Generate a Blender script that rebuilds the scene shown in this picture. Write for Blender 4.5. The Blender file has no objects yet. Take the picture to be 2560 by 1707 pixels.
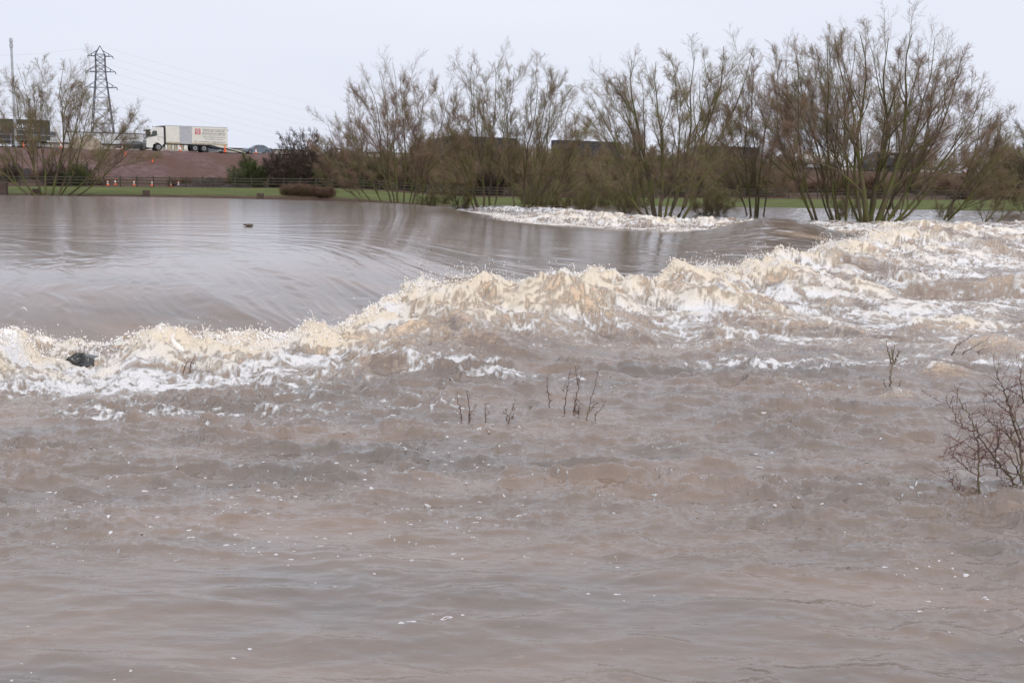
import bpy, bmesh, math, random
import numpy as np
from mathutils import Vector, Matrix

# ---------------------------------------------------------------- camera, sky, sun
scene = bpy.context.scene
COL = scene.collection
random.seed(7)
R = math.radians
FPX, CX, CY = 3000.0, 1280.0, 853.5
EYE = Vector((0.0, 0.0, 3.0))
PITCH, ROLL = 7.84, 0.5
cam_d = bpy.data.cameras.new("camera")
cam = bpy.data.objects.new("camera", cam_d)
COL.objects.link(cam)
cam_d.sensor_width = 36.0
cam_d.lens = 36.0 * FPX / 2560.0
cam_d.clip_start = 0.1
cam_d.clip_end = 20000.0
CAMROT = Matrix.Rotation(R(90 - PITCH), 3, 'X') @ Matrix.Rotation(R(ROLL), 3, 'Z')
cam.matrix_world = Matrix.Translation(EYE) @ CAMROT.to_4x4()
scene.camera = cam

def ray(px, py):
    return CAMROT @ Vector(((px - CX) / FPX, -(py - CY) / FPX, -1.0))
def at_z(px, py, z):                       # a reading of the photograph turned into a place on the level z
    d = ray(px, py); t = (z - EYE.z) / d.z
    return Vector((d.x * t, d.y * t, z))
def at_y(px, py, y):                       # ... or into a place at the distance y
    d = ray(px, py); t = y / d.y
    return Vector((d.x * t, y, EYE.z + d.z * t))

world = bpy.data.worlds.new("World"); scene.world = world; world.use_nodes = True
nt = world.node_tree; nt.nodes.clear()
wo = nt.nodes.new('ShaderNodeOutputWorld'); bg = nt.nodes.new('ShaderNodeBackground')
sky = nt.nodes.new('ShaderNodeTexSky'); sky.sky_type = 'NISHITA'; sky.sun_disc = False
SUN_EL, SUN_AZ = 38.0, 150.0
sky.sun_elevation = R(SUN_EL); sky.sun_rotation = R(SUN_AZ); sky.dust_density = 3.0
tc = nt.nodes.new('ShaderNodeTexCoord'); mp = nt.nodes.new('ShaderNodeMapping')
mp.inputs['Scale'].default_value = (1.0, 1.0, 3.2)
nz = nt.nodes.new('ShaderNodeTexNoise'); nz.inputs['Scale'].default_value = 1.6
nz.inputs['Detail'].default_value = 5.0; nz.inputs['Roughness'].default_value = 0.45
cr = nt.nodes.new('ShaderNodeValToRGB')
cr.color_ramp.elements[0].position = 0.32; cr.color_ramp.elements[0].color = (6.9, 7.25, 8.45, 1)
cr.color_ramp.elements[1].position = 0.70; cr.color_ramp.elements[1].color = (7.8, 8.05, 9.05, 1)
mx = nt.nodes.new('ShaderNodeMix'); mx.data_type = 'RGBA'; mx.inputs[0].default_value = 0.94
nt.links.new(tc.outputs['Generated'], mp.inputs[0]); nt.links.new(mp.outputs[0], nz.inputs['Vector'])
nt.links.new(nz.outputs['Fac'], cr.inputs[0]); nt.links.new(sky.outputs[0], mx.inputs[6])
nt.links.new(cr.outputs[0], mx.inputs[7]); 
sx = nt.nodes.new('ShaderNodeSeparateXYZ'); nt.links.new(tc.outputs['Generated'], sx.inputs[0])
zr = nt.nodes.new('ShaderNodeMapRange'); zr.inputs[1].default_value = 0.12; zr.inputs[2].default_value = 1.0   # an overcast sky is brightest overhead
zr.inputs[3].default_value = 1.0; zr.inputs[4].default_value = 1.4; nt.links.new(sx.outputs['Z'], zr.inputs[0])
vm = nt.nodes.new('ShaderNodeVectorMath'); vm.operation = 'SCALE'
nt.links.new(mx.outputs[2], vm.inputs[0]); nt.links.new(zr.outputs[0], vm.inputs['Scale']); nt.links.new(vm.outputs[0], bg.inputs[0])
bg.inputs[1].default_value = 0.1
nt.links.new(bg.outputs[0], wo.inputs[0])

sun_d = bpy.data.lights.new("sun", 'SUN'); sun = bpy.data.objects.new("sun", sun_d); COL.objects.link(sun)
sun_d.energy = 1.25; sun_d.angle = R(16); sun_d.color = (1.0, 0.95, 0.88)
sd = Vector((math.sin(R(SUN_AZ)) * math.cos(R(SUN_EL)), math.cos(R(SUN_AZ)) * math.cos(R(SUN_EL)), math.sin(R(SUN_EL))))
sun.rotation_euler = sd.to_track_quat('Z', 'Y').to_euler()
scene.view_settings.view_transform = 'Standard'; scene.view_settings.look = 'None'
scene.view_settings.exposure = 0.15; scene.view_settings.gamma = 1.0
scene.render.engine = 'CYCLES'

# ---------------------------------------------------------------- helpers
def tag(o, label=None, cat=None, group=None, kind=None):
    if label: o["label"] = label
    if cat: o["category"] = cat
    if group: o["group"] = group
    if kind: o["kind"] = kind
    return o

def node_mat(name):
    m = bpy.data.materials.new(name); m.use_nodes = True
    return m, m.node_tree, m.node_tree.nodes['Principled BSDF']

def mat(name, col, rough=0.6, metal=0.0, var=0.0, scale=4.0, col2=None, bump=0.0, spec=0.5, coat=0.0):
    m, t, b = node_mat(name)
    b.inputs['Roughness'].default_value = rough; b.inputs['Metallic'].default_value = metal
    b.inputs['Specular IOR Level'].default_value = spec
    if coat: b.inputs['Coat Weight'].default_value = coat
    c1 = (*col, 1)
    if var or col2:
        n = t.nodes.new('ShaderNodeTexNoise'); n.inputs['Scale'].default_value = scale
        n.inputs['Detail'].default_value = 6.0; n.inputs['Roughness'].default_value = 0.6
        g = t.nodes.new('ShaderNodeTexCoord'); t.links.new(g.outputs['Object'], n.inputs['Vector'])
        r = t.nodes.new('ShaderNodeValToRGB')
        r.color_ramp.elements[0].position = 0.35; r.color_ramp.elements[1].position = 0.65
        if col2: a, c = col, col2
        else: a, c = tuple(v * (1 - var) for v in col), tuple(min(1, v * (1 + var)) for v in col)
        r.color_ramp.elements[0].color = (*a, 1); r.color_ramp.elements[1].color = (*c, 1)
        t.links.new(n.outputs['Fac'], r.inputs[0]); t.links.new(r.outputs[0], b.inputs['Base Color'])
        if bump:
            bp = t.nodes.new('ShaderNodeBump'); bp.inputs['Strength'].default_value = bump
            t.links.new(n.outputs['Fac'], bp.inputs['Height']); t.links.new(bp.outputs[0], b.inputs['Normal'])
    else:
        b.inputs['Base Color'].default_value = c1
    return m

def np_mesh(name, V, F, material, parent=None, smooth=True, attrs=None):
    """V (n,3) float; F list of (m,k) int arrays; attrs {name: (n,) or (n,3)} on points."""
    me = bpy.data.meshes.new(name)
    V = np.ascontiguousarray(V, dtype=np.float32)
    me.vertices.add(len(V)); me.vertices.foreach_set('co', V.ravel())
    idx = np.concatenate([f.ravel() for f in F]).astype(np.int32)
    tot = np.concatenate([np.full(len(f), f.shape[1]) for f in F]).astype(np.int32)
    st = np.concatenate([[0], np.cumsum(tot)[:-1]]).astype(np.int32)
    me.loops.add(len(idx)); me.loops.foreach_set('vertex_index', idx)
    me.polygons.add(len(tot)); me.polygons.foreach_set('loop_start', st); me.polygons.foreach_set('loop_total', tot)
    me.polygons.foreach_set('use_smooth', np.full(len(tot), smooth))
    me.update(calc_edges=True)
    for k, a in (attrs or {}).items():
        a = np.asarray(a, dtype=np.float32)
        if a.ndim == 1:
            at = me.attributes.new(k, 'FLOAT', 'POINT'); at.data.foreach_set('value', a)
        else:
            at = me.attributes.new(k, 'FLOAT_VECTOR', 'POINT'); at.data.foreach_set('vector', a.ravel())
    if isinstance(material, (list, tuple)):
        for m in material: me.materials.append(m)
    else: me.materials.append(material)
    o = bpy.data.objects.new(name, me); COL.objects.link(o)
    if parent: o.parent = parent
    return o

# ---- vectorised gradient noise
_rs = np.random.RandomState(11)
_P = _rs.permutation(1024).astype(np.int32); _P = np.concatenate([_P, _P, _P])
_A = _rs.rand(1024) * 2 * np.pi; _GX, _GY = np.cos(_A), np.sin(_A)
def gn(x, y, s=0):
    xi = np.floor(x); yi = np.floor(y); fx = x - xi; fy = y - yi
    xi = xi.astype(np.int64) & 1023; yi = yi.astype(np.int64) & 1023
    u = fx * fx * fx * (fx * (fx * 6 - 15) + 10); v = fy * fy * fy * (fy * (fy * 6 - 15) + 10)
    def g(ix, iy, dx, dy):
        h = (_P[_P[(ix & 1023)] + (iy & 1023)] + s * 37) & 1023
        return _GX[h] * dx + _GY[h] * dy
    a = g(xi, yi, fx, fy); b = g(xi + 1, yi, fx - 1, fy)
    c = g(xi, yi + 1, fx, fy - 1); d = g(xi + 1, yi + 1, fx - 1, fy - 1)
    return 1.5 * ((a + u * (b - a)) * (1 - v) + (c + u * (d - c)) * v)
def fbm(x, y, o=4, gain=0.5, s=0, lac=2.03):
    r = 0; a = 1.0; t = 0
    for i in range(o):
        r = r + a * gn(x + 13.7 * i, y - 7.3 * i, s + i); t += a; a *= gain; x = x * lac; y = y * lac
    return r / t
def ridge(x, y, o=3, gain=0.5, s=0, lac=2.1):       # sharp crested, 0..1
    r = 0; a = 1.0; t = 0
    for i in range(o):
        r = r + a * (1 - np.abs(gn(x + 5.1 * i, y + 9.2 * i, s + i)) * 1.6); t += a; a *= gain; x = x * lac; y = y * lac
    return r / t
def billow(x, y, o=3, gain=0.5, s=0, lac=2.1):      # round topped lumps, 0..1
    r = 0; a = 1.0; t = 0
    for i in range(o):
        r = r + a * np.abs(gn(x + 5.1 * i, y + 9.2 * i, s + i)) * 1.8; t += a; a *= gain; x = x * lac; y = y * lac
    return r / t
def sstep(a, b, x):
    t = np.clip((x - a) / (b - a), 0, 1); return t * t * (3 - 2 * t)
# ---------------------------------------------------------------- the river over the weir
NEAR = [(-900, 850, .5), (-400, 845, .5), (-100, 838, .55), (0, 828, .6), (80, 832, .5), (140, 868, .2), (250, 862, .2), (330, 842, .3), (400, 818, .5),
        (500, 824, .45), (600, 820, .45), (750, 830, .35), (860, 815, .35), (920, 785, .45), (980, 752, .6), (1060, 722, .75),
        (1180, 706, .85), (1300, 696, .85), (1380, 680, .95), (1480, 684, .85), (1600, 694, .8), (1690, 680, .85), (1800, 672, .7),
        (1900, 655, .7), (2000, 632, .75), (2080, 610, .8), (2160, 590, .9), (2230, 575, 1.0)]
nearp = [at_z(*p) for p in NEAR]
apex = Vector((19.0, 57.0, 0))
FAR = [(1740, 583, 0), (1620, 577, 0), (1500, 571, 0), (1390, 566, 0), (1290, 556, 0), (1235, 534, 0.1)]
farp = [Vector((19.5, 60.5, 0)), Vector((18.6, 66, 0)), Vector((15.5, 70, 0)), Vector((12.0, 69.5, 0)), Vector((10.2, 66, 0))] + [at_z(*p) for p in FAR] + [Vector((-5, 98, 0)), Vector((-13, 105, 0)), Vector((-26, 112, 0)), Vector((-50, 117, 0)), Vector((-110, 121, 0))]

def polyline_dist(x, y, pts, val=None):
    best = np.full(x.shape, 1e9); out = np.zeros(x.shape); par = np.zeros(x.shape); acc = 0.0
    for i in range(len(pts) - 1):
        ax, ay = pts[i][0], pts[i][1]; bx, by = pts[i + 1][0], pts[i + 1][1]
        dx, dy = bx - ax, by - ay; L2 = dx * dx + dy * dy
        t = np.clip(((x - ax) * dx + (y - ay) * dy) / L2, 0, 1)
        d = np.hypot(x - ax - t * dx, y - ay - t * dy)
        m = d < best; best = np.where(m, d, best)
        if val is not None: out = np.where(m, val[i] + (val[i + 1] - val[i]) * t, out)
        par = np.where(m, acc + t * math.sqrt(L2), par); acc += math.sqrt(L2)
    return best, out, par
def inside(x, y, poly):
    c = np.zeros(x.shape, bool); n = len(poly)
    for i in range(n):
        ax, ay = poly[i][0], poly[i][1]; bx, by = poly[i - 1][0], poly[i - 1][1]
        if ay == by: continue
        k = ((ay > y) != (by > y)) & (x < (bx - ax) * (y - ay) / (by - ay) + ax)
        c ^= k
    return c
POLY = [(-200, nearp[0].y)] + [(p.x, p.y) for p in nearp] + [(apex.x, apex.y)] + [(p.x, p.y) for p in farp] + [(-200, 125)]

# separate wave heaps below the weir: centre px, py at height z, amplitude, sx, sy (m), foaminess
HEAPS = [(2300, 572, .3, .5, 2.8, 1.2, 1.0), (2180, 578, .3, .42, 1.6, 1.2, .8), (2400, 580, .2, .42, 2.0, 1.5, .9), (2130, 590, .2, .5, 1.4, 1.2, .5),
         (2380, 630, .1, .4, 1.8, 1.5, .1), (2490, 645, .1, .4, 1.6, 1.3, 0), (2560, 600, .1, .35, 2.5, 1.5, .8), (2680, 590, .1, .4, 3, 1.5, .8),
         (1420, 825, .1, .42, 1.5, .8, .9), (1240, 850, .1, .28, 1.2, .6, .8), (1620, 790, .1, .3, 1.6, .8, .6), (1780, 770, .1, .3, 1.3, .8, .7),
         (1290, 745, .2, .35, 1.8, .9, .1), (1900, 800, .1, .25, 1.6, .7, .7), (2120, 740, .1, .28, 2., 1.0, .5), (2480, 870, .05, .16, .8, .35, .6),
         (2350, 925, .08, .24, .42, .3, .9), (2000, 960, .05, .13, .35, .25, .5), (2240, 985, .03, .11, .3, .22, .6), (2440, 815, .05, .2, 1.4, .5, .8),
         (2470, 600, .3, .42, 1.7, 1.2, 0), (2250, 612, .3, .36, 1.5, .9, 0), (2150, 690, .2, .38, 1.8, .9, 0), (2420, 720, .2, .36, 1.8, .9, 0), (1130, 800, .1, .36, .9, .4, 0),
         (1410, 1040, 0, .035, .25, .12, .5), (1480, 1058, 0, .03, .2, .1, .4), (1170, 1053, 0, .03, .25, .1, .5), (2446, 1240, 0, .03, .16, .1, .4), (2550, 1222, 0, .03, .2, .12, .4), (2010, 600, .35, .25, 1.3, 1.1, .8), (2090, 575, .2, .3, 2.0, 1.1, .7), (900, 870, .1, .2, .8, .5, .9), (560, 855, .1, .15, .8, .4, .6),
         (60, 860, .2, .3, .7, .4, .3), (420, 845, .2, .25, .5, .3, .3), (2060, 1310, 0, .06, .5, .25, 0), (2250, 1340, 0, .05, .5, .25, 0),
         (240, 1490, 0, .03, .35, .16, 0), (470, 1075, 0, .06, .3, .2, .3), (960, 930, .03, .1, 1.6, .3, .5), (520, 990, .03, .08, 1.4, .25, .3)]
HEAPW = [(at_z(h[0], h[1], h[2]), *h[3:]) for h in HEAPS]
LOWPX = np.array([-900, 0, 700, 1000, 1500, 2000, 2560, 3400.]); LOWD = np.array([14.5, 15.2, 17.5, 19.6, 20.6, 20.6, 20.4, 20.0])

def river(x, y, full=True):
    """height and surface masks of the water at ground positions x, y (numpy arrays)"""
    bx = CX + FPX * x / np.maximum(y, 1)                     # bearing, only used to read off the plan tables
    dn, zc, par = polyline_dist(x, y, nearp, [p[2] for p in NEAR])
    df, _, _ = polyline_dist(x, y, farp)
    ins = inside(x, y, POLY)
    # smooth sheet: pool, weir faces, tongue
    pool = 1.0 - .55 * sstep(-6, 3, x) - .12 * sstep(3, 9, x)
    wn = 5.5 + 14 * sstep(-5.0, 1.0, x + .12 * (y - 25)) * sstep(120, 20, y)
    wf = 9.0
    sn = 1 - np.exp(-(dn / (wn * .5)) ** 1.25); sf = 1 - np.exp(-(df / (wf * .5)) ** 1.5)
    z1 = pool * np.minimum(sn, 1) * sf
    hx, hy = 13.2, 60.5
    rx = (x - hx) * .98 - (y - hy) * .2; ry = (y - hy) * .98 + (x - hx) * .2
    z1 = z1 + .82 * np.exp(-(rx / 2.9) ** 2 - (np.where(ry < 0, ry / 11., ry / 3.6)) ** 2)
    st = fbm(x * .13 + .05 * y, y * .55 - .12 * x, 3, .5, 3)           # long drawn-out flow swells
    st2 = ridge(x * .45 + .1 * y + st, y * 1.7 - .45 * x, 3, .55, 9)
    far_att = 1 / (1 + (y / 60.) ** 2)
    face = np.exp(-(dn / 7.) ** 2)
    wv = sstep(75, 30, y)                                      # streamlines: along the river far out, over the weir near it
    cc = wv * (.92 * x + .38 * y) + (1 - wv) * (y + .25 * x); ss = wv * (.38 * x - .92 * y) + (1 - wv) * (x - .25 * y)
    str1 = ridge(cc * .55 + .5 * st, ss * .045, 3, .55, 9) - .6; str2 = ridge(cc * 1.9 + st, ss * .13, 3, .6, 13) - .6
    z1 = z1 + .012 * st * sstep(80, 35, y) + (.017 + .06 * face) * str1 * sstep(80, 30, y) + (.008 + .016 * face) * str2 * sstep(60, 25, y) + .003 * fbm(x * 1.6, y * 4.5, 3, .6, 21) * sstep(45, 16, y)
    z1 = z1 + .05 * np.exp(-((x - 13) / 6) ** 2 - ((y - 50) / 14) ** 2) * fbm(x * .8, y * 1.1, 3, .5, 31)
    # broken water
    zc = np.interp(x, [p.x for p in nearp], [p[2] for p in NEAR])
    nb = fbm(x * .35, y * .5, 3, .5, 41)
    lump = fbm(x * .6, y * .5, 3, .5, 44) + .9 * billow(x * 1.0 + .4 * nb, y * 1.0 + 3, 3, .45, 47) - .25
    zcr = zc * (.80 + .24 * lump)
    sig_out = 1.0 + 2.2 * sstep(.3, .9, zc) * (1 + .4 * nb)
    rol_out = zcr * np.exp(-(dn / sig_out) ** 2)
    rol_in = zcr * np.exp(-(dn / (.30 + .25 * zc)) ** 2)
    low = np.interp(bx, LOWPX, LOWD)
    cr_y = y + dn                                             # distance of the crest behind this spot
    t = np.clip(dn / np.maximum(cr_y - low, 3.0), 0, 3.5)
    dist = np.hypot(x, y)
    fz = sstep(1.35, .55, t) * sstep(96, 82, y)              # turbulence, 1 by the roller, 0 in calm water
    rgt = sstep(4, 20, x) * sstep(30, 60, y) * sstep(92, 78, y + .15 * (30 - x))
    fz = np.maximum(fz, .75 * rgt)
    behind = (~ins) & (y > 62) & (x < 22)                     # the strip below the far face
    wx = x + .8 * fbm(x * .5, y * .5, 2, .5, 51); wy = y + .8 * fbm(x * .5 + 9, y * .5, 2, .5, 53)
    big = ridge(wx * .28, wy * .42, 2, .5, 57) - .62
    med = ridge(wx * .8, wy * 1.25, 3, .55, 61) - .6
    medf = 1.1 * fbm(wx * .75, wy * 1.0, 3, .45, 63); bigf = 1.3 * fbm(wx * .27, wy * .42, 2, .4, 59)
    sml = ridge(wx * 2.6, wy * 3.4, 3, .6, 67) - .6
    chop = .6 * (ridge(x * .9 + .8 * nb, y * 1.9 + .25 * x, 3, .5, 71) - .6) + .55 * fbm(x * 1.2, y * 2.4, 3, .5, 73)
    chop2 = ridge(x * 4.2 + 2 * nb, y * 8.0, 3, .6, 75) - .6
    attn = (1 - .85 * sstep(55, 100, y)) * (.60 + .65 * sstep(-.28, .32, fbm(x * .22 + .1 * y, y * .34, 3, .55, 151)))
    swell = fbm(x * .45, y * 1.3, 3, .5, 79)
    calm = sstep(11.0, 8.2, dist + 1.0 * fbm(x * .3, y * .3, 2, .5, 83)) * sstep(6.0, 1.0, x) # quiet corner by the bank
    ripp = sstep(6, 14, dist) * (1 - calm)
    z2 = fz * (.22 * big + .22 * bigf + .22 * medf + .05 * med) + (1 - fz) * ((.04 + .075 * ripp) * (.4 * med + .6 * medf) + .25 * chop * (.22 + .86 * ripp) * attn + .065 * chop2 * (.10 + .90 * ripp) * attn)
    z2 = z2 + .05 * swell * (1 - fz) + .045 * calm * fbm(x * 1.1 + .8 * nb, y * 2.2, 3, .5, 88)
    z2 = z2 * np.where(y > 85, .45, 1.0) if not isinstance(y, float) else z2
    heapf = np.zeros(x.shape); bare = np.zeros(x.shape)
    for c, a, sx, sy, f in HEAPW:
        g = np.exp(-(((x - c.x) / sx) ** 2 + ((y - c.y) / sy) ** 2))
        z2 = z2 + a * g * (.95 + .4 * medf); heapf = np.maximum(heapf, f * g * (a > .1) if f > .1 else heapf)
        if a >= .35 and f <= .1: bare = np.maximum(bare, np.exp(-(((x - c.x) / (sx * .75)) ** 2 + ((y - c.y + .25 * sy) / (sy * .8)) ** 2)))
    # far roller, seen over the tongue
    farr = np.exp(-((df - 5.0) / 4.5) ** 2) * sstep(-6, 0, x) * sstep(20, 12, x) * (y > 60)
    z2 = z2 + farr * (.30 + .22 * medf + .25 * nb + .22 * (billow(wx * 1.2, wy * 1.2, 3, .5, 95) - .3))
    z2 = np.maximum(z2, -.35)
    turb = .13 * (billow(wx * 2.4, wy * 2.8, 4, .55, 91) - .3)
    z_out = np.maximum(z2, 0) * .5 + z2 * .5 + rol_out * (1 + .26 * medf) + turb * np.clip(np.exp(-(dn / 3.0) ** 2) + .45 * fz, 0, 1)
    k_in = rol_in + turb * np.exp(-(dn / .45) ** 2)
    z_in = z1 + k_in * (1 + .3 * medf)
    wside = ins.astype(float)
    z = np.where(ins & (dn < df), z_in, np.where(ins, z1, z_out))
    # seam of the far toe / apex: blend the two surfaces over a metre and a half
    dd = np.minimum(df, 50)
    bl = np.where(ins, .5 + .5 * np.clip(df / 1.2, 0, 1), .5 - .5 * np.clip(df / 1.2, 0, 1))
    seam = (df < 1.2) & (dn > 1.5)
    z = np.where(seam, bl * z1 + (1 - bl) * z2, z)
    if not full: return z
    # masks -------------------------------------------------
    lace = ridge(wx * 1.3 + .8 * st, wy * 2.2, 4, .62, 101)
    lace2 = ridge(wx * 3.5, wy * 5.0, 3, .6, 105)
    patch = fbm(x * .4, y * .8, 3, .55, 107)
    crest = np.where(ins, np.exp(-(dn / (.25 + .45 * zc)) ** 2), np.exp(-(dn / (.9 + 1.6 * zc)) ** 2))
    crest = np.where(ins & (df < dn), 0, crest)
    dens = np.where(ins, 0, fz * (.56 - .12 * np.clip(t, 0, 1.2)) + .04 * sstep(60, 30, y)) + .62 * patch * fz
    trail = sstep(3.0, .9, t) * sstep(-.10, .40, fbm(x * .22, y * .7, 3, .6, 131)) * (~ins) * sstep(45, 25, y)
    dens = dens + .30 * fz * (medf + .8 * bigf) * (~ins)  # foam follows wave height; pale tops and brown troughs also stand in for shading
    dens = np.maximum(dens, .62 * trail)
    dens = np.maximum(dens, (.62 + .5 * medf) * crest); dens = np.where(ins, .75 * crest, dens)
    dens = np.maximum(dens, np.where(ins, 0, (.55 + .8 * medf) * farr)); dens = np.maximum(dens, np.where(ins, 0, .6 * heapf))
    left_white = sstep(-.8, -4.5, x) * (~ins) * sstep(14.7, 16.6, y + .15 * x + .6) * (y < 30)
    dens = np.maximum(dens, left_white * (.72 + .3 * patch))
    lace3 = ridge(wx * 8.0, wy * 11.0, 2, .6, 141)
    n = .42 * lace + .35 * lace2 + .23 * lace3 + .02
    foam = sstep(.72 - .66 * dens, 1.06 - .42 * dens, n) * sstep(0.02, .18, dens)
    foam = np.clip(foam + .8 * sstep(.58, 1.15, crest + 1.1 * (n - .62) + .6 * medf), 0, 1)
    foam = foam * (1 - .8 * bare * sstep(.95, .6, n))
    # thin drifting suds in the brown reach
    drift = sstep(.745, .86, .62 * ridge(x * 2.0 + nb * 2, y * 4.0, 3, .6, 111) + .38 * ridge(x * 9, y * 14, 2, .6, 113)) * sstep(.0, .3, fbm(x * .35, y * .9, 2, .5, 115)) * (~ins)
    foam = np.maximum(foam, .78 * drift * sstep(6.5, 10, dist) * sstep(60, 30, y))
    tan = np.clip(.85 * crest * (.65 + 1.3 * fbm(x * 1.1, y * 1.6, 3, .5, 121)) + .42 * fz * sstep(-.05, .3, medf + .5 * bigf) * (~ins) + .7 * heapf + .6 * farr * (~ins) * (.4 + patch), 0, 1)
    turbm = np.clip(np.maximum(crest, fz * (~ins)), 0, 1)
    return z, foam, tan, turbm, np.maximum(calm * .7, 1.0 * ins)

NA, NR = 1500, 1000
ang = np.linspace(R(-33), R(33), NA)
u = np.linspace(0, 1, NR); rr = 4.6 * (150 / 4.6) ** u
AA, RR = np.meshgrid(ang, rr)
WX = (RR * np.sin(AA)).ravel(); WY = (RR * np.cos(AA)).ravel()
WZ, FOAM, TAN, TURB, CALM = river(WX, WY)
ii = (np.arange(NR - 1)[:, None] * NA + np.arange(NA - 1)[None, :]).ravel()
quads = np.stack([ii, ii + 1, ii + NA + 1, ii + NA], 1)

wm, t, b = node_mat("muddy_water")
def A(name, vec=False):
    n = t.nodes.new('ShaderNodeAttribute'); n.attribute_name = name; return n.outputs['Fac']
def N(scale, detail=4, rough=.6, vec=None, sc=(1, 1, 1)):
    g = t.nodes.new('ShaderNodeNewGeometry'); m = t.nodes.new('ShaderNodeMapping'); m.inputs['Scale'].default_value = sc
    t.links.new(g.outputs['Position'], m.inputs[0])
    n = t.nodes.new('ShaderNodeTexNoise'); n.inputs['Scale'].default_value = scale; n.inputs['Detail'].default_value = detail
    n.inputs['Roughness'].default_value = rough; t.links.new(m.outputs[0], n.inputs['Vector']); return n.outputs['Fac']
def MA(op, a, c, clamp=False):
    n = t.nodes.new('ShaderNodeMath'); n.operation = op; n.use_clamp = clamp
    for i, v in enumerate((a, c)):
        if isinstance(v, (int, float)): n.inputs[i].default_value = v
        else: t.links.new(v, n.inputs[i])
    return n.outputs[0]
def MIX(f, a, c):
    n = t.nodes.new('ShaderNodeMix'); n.data_type = 'RGBA'
    if isinstance(f, (int, float)): n.inputs[0].default_value = f
    else: t.links.new(f, n.inputs[0])
    for i, v in ((6, a), (7, c)):
        if isinstance(v, tuple): n.inputs[i].default_value = (*v, 1)
        else: t.links.new(v, n.inputs[i])
    return n.outputs[2]
def MR(v, a, c, d=0., e=1.):
    n = t.nodes.new('ShaderNodeMapRange'); t.links.new(v, n.inputs[0])
    for i, q in enumerate((a, c, d, e)): n.inputs[i + 1].default_value = q
    return n.outputs[0]
foam, tanv, turbv, calmv = A('foam'), A('tan'), A('turb'), A('calm')
fine = N(9, 5, .7, sc=(1, 2, 1)); finer = N(45, 4, .65, sc=(1, 1.6, 1))
mud = MIX(MR(N(.42, 6, .65, sc=(.6, 1.6, 1)), .36, .64), (.122, .094, .070), (.208, .140, .094))
tanc = MIX(MR(fine, .3, .7), (.44, .29, .17), (.74, .56, .37))
c = MIX(MR(MA('ADD', tanv, MA('MULTIPLY', MA('SUBTRACT', fine, .5), 1.2)), .15, .85), mud, tanc)
fo = MR(MA('ADD', foam, MA('MULTIPLY', MA('SUBTRACT', MA('MULTIPLY', MA('ADD', fine, finer), .5), .5), 1.6)), .28, .78)
white = MIX(MR(tanv, .2, .9), (.87, .845, .82), (.87, .75, .585))
halo = MR(MA('ADD', foam, MA('MULTIPLY', MA('SUBTRACT', fine, .5), .5)), .02, .50)
c = MIX(MA('MULTIPLY', halo, MR(turbv, .02, .35, .15, .8)), c, MIX(fine, (.38, .27, .185), (.62, .50, .38)))
c = MIX(fo, c, white)
t.links.new(c, b.inputs['Base Color'])
ro = MA('MAXIMUM', MR(turbv, .3, 1.0, .055, .22), MR(fo, 0, 1, .055, .75)); ro = MA('MAXIMUM', ro, MR(calmv, .75, 1, .055, .135)); t.links.new(ro, b.inputs['Roughness'])
b.inputs['IOR'].default_value = 1.75
t.links.new(MR(fo, 0, 1, .5, .08), b.inputs['Specular IOR Level'])
b.inputs['Subsurface Weight'].default_value = 0.0
bp = t.nodes.new('ShaderNodeBump'); bp.inputs['Distance'].default_value = 1.0
rip = MA('ADD', MA('MULTIPLY', N(4.0, 4, .55, sc=(1, 2.2, 1)), .034), MA('MULTIPLY', MA('MULTIPLY', fo, MA('ADD', fine, MA('MULTIPLY', finer, .5))), .07))
amp = MR(calmv, 0, 1, 1.0, .04)
t.links.new(MA('MULTIPLY', rip, amp), bp.inputs['Height']); bp.inputs['Strength'].default_value = .8
t.links.new(bp.outputs[0], b.inputs['Normal'])
water = np_mesh("water", np.stack([WX, WY, WZ], 1), [quads], wm, attrs={'foam': FOAM, 'tan': TAN, 'turb': TURB, 'calm': CALM})
tag(water, kind='structure')
# ---------------------------------------------------------------- ground, embankment and road
PHI = math.atan(.55); UX, UY = math.cos(PHI), math.sin(PHI)
def road_z(s): return 6.2 - .0105 * s                      # s metres along the road from the parked lorry, it falls to the right
def ground_h(x, y):
    rx, ry = x + 51.0, y - 187.0
    s = rx * UX + ry * UY; d = -rx * UY + ry * UX            # along / across (positive beyond the road)
    yb = 121.0 - 3.0 * sstep(-10, -40, x) + 6 * sstep(-5, 5, x) * sstep(60, 10, x) - 4 * sstep(20, 60, x) + 1.2 * fbm(x * .08, y * 0, 2, .5, 5) + .9 * fbm(x * .5, y * 0 + 3, 3, .6, 8)
    field = np.where(y < yb, -2.0 + 2.0 * sstep(yb - 6, yb, y), 0)
    top = 1.0 - .9 * sstep(-22, -4, x)
    h = -2.2 + (2.2 + top - .04) * sstep(yb - 8, yb + 1.0, y) + .35 * sstep(yb, yb + 30, y) + .35 * sstep(150, 190, y)
    rz = 6.2 - .0105 * s
    toe = -(9.0 + 12.0)
    prof = sstep(-21.0, -7.5, d)
    bench = .9 * sstep(-28, -24, d) * sstep(-8, -18, d) * sstep(45, 20, np.abs(s - 5))
    n = fbm(x * .12, y * .12, 4, .55, 201); n2 = fbm(x * .6, y * .6, 3, .5, 205)
    h2 = h + (rz - h) * prof * sstep(40, 9, d) if False else np.where(d < 9, h + (rz - .12 - h) * prof, rz - .12 - (rz - 1.5) * sstep(9, 26, d))
    rough = np.clip(sstep(-34, -22, d) * sstep(-4.5, -8, d), 0, 1)
    return h2 + bench + rough * (.45 * n + .28 * n2) + .05 * fbm(x * .3, y * .3, 2, .5, 209) * (1 - prof), s, d, yb
gx = np.concatenate([-np.geomspace(12000, 140, 14), np.linspace(-130, 190, 620), np.geomspace(200, 12000, 14)])
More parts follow.
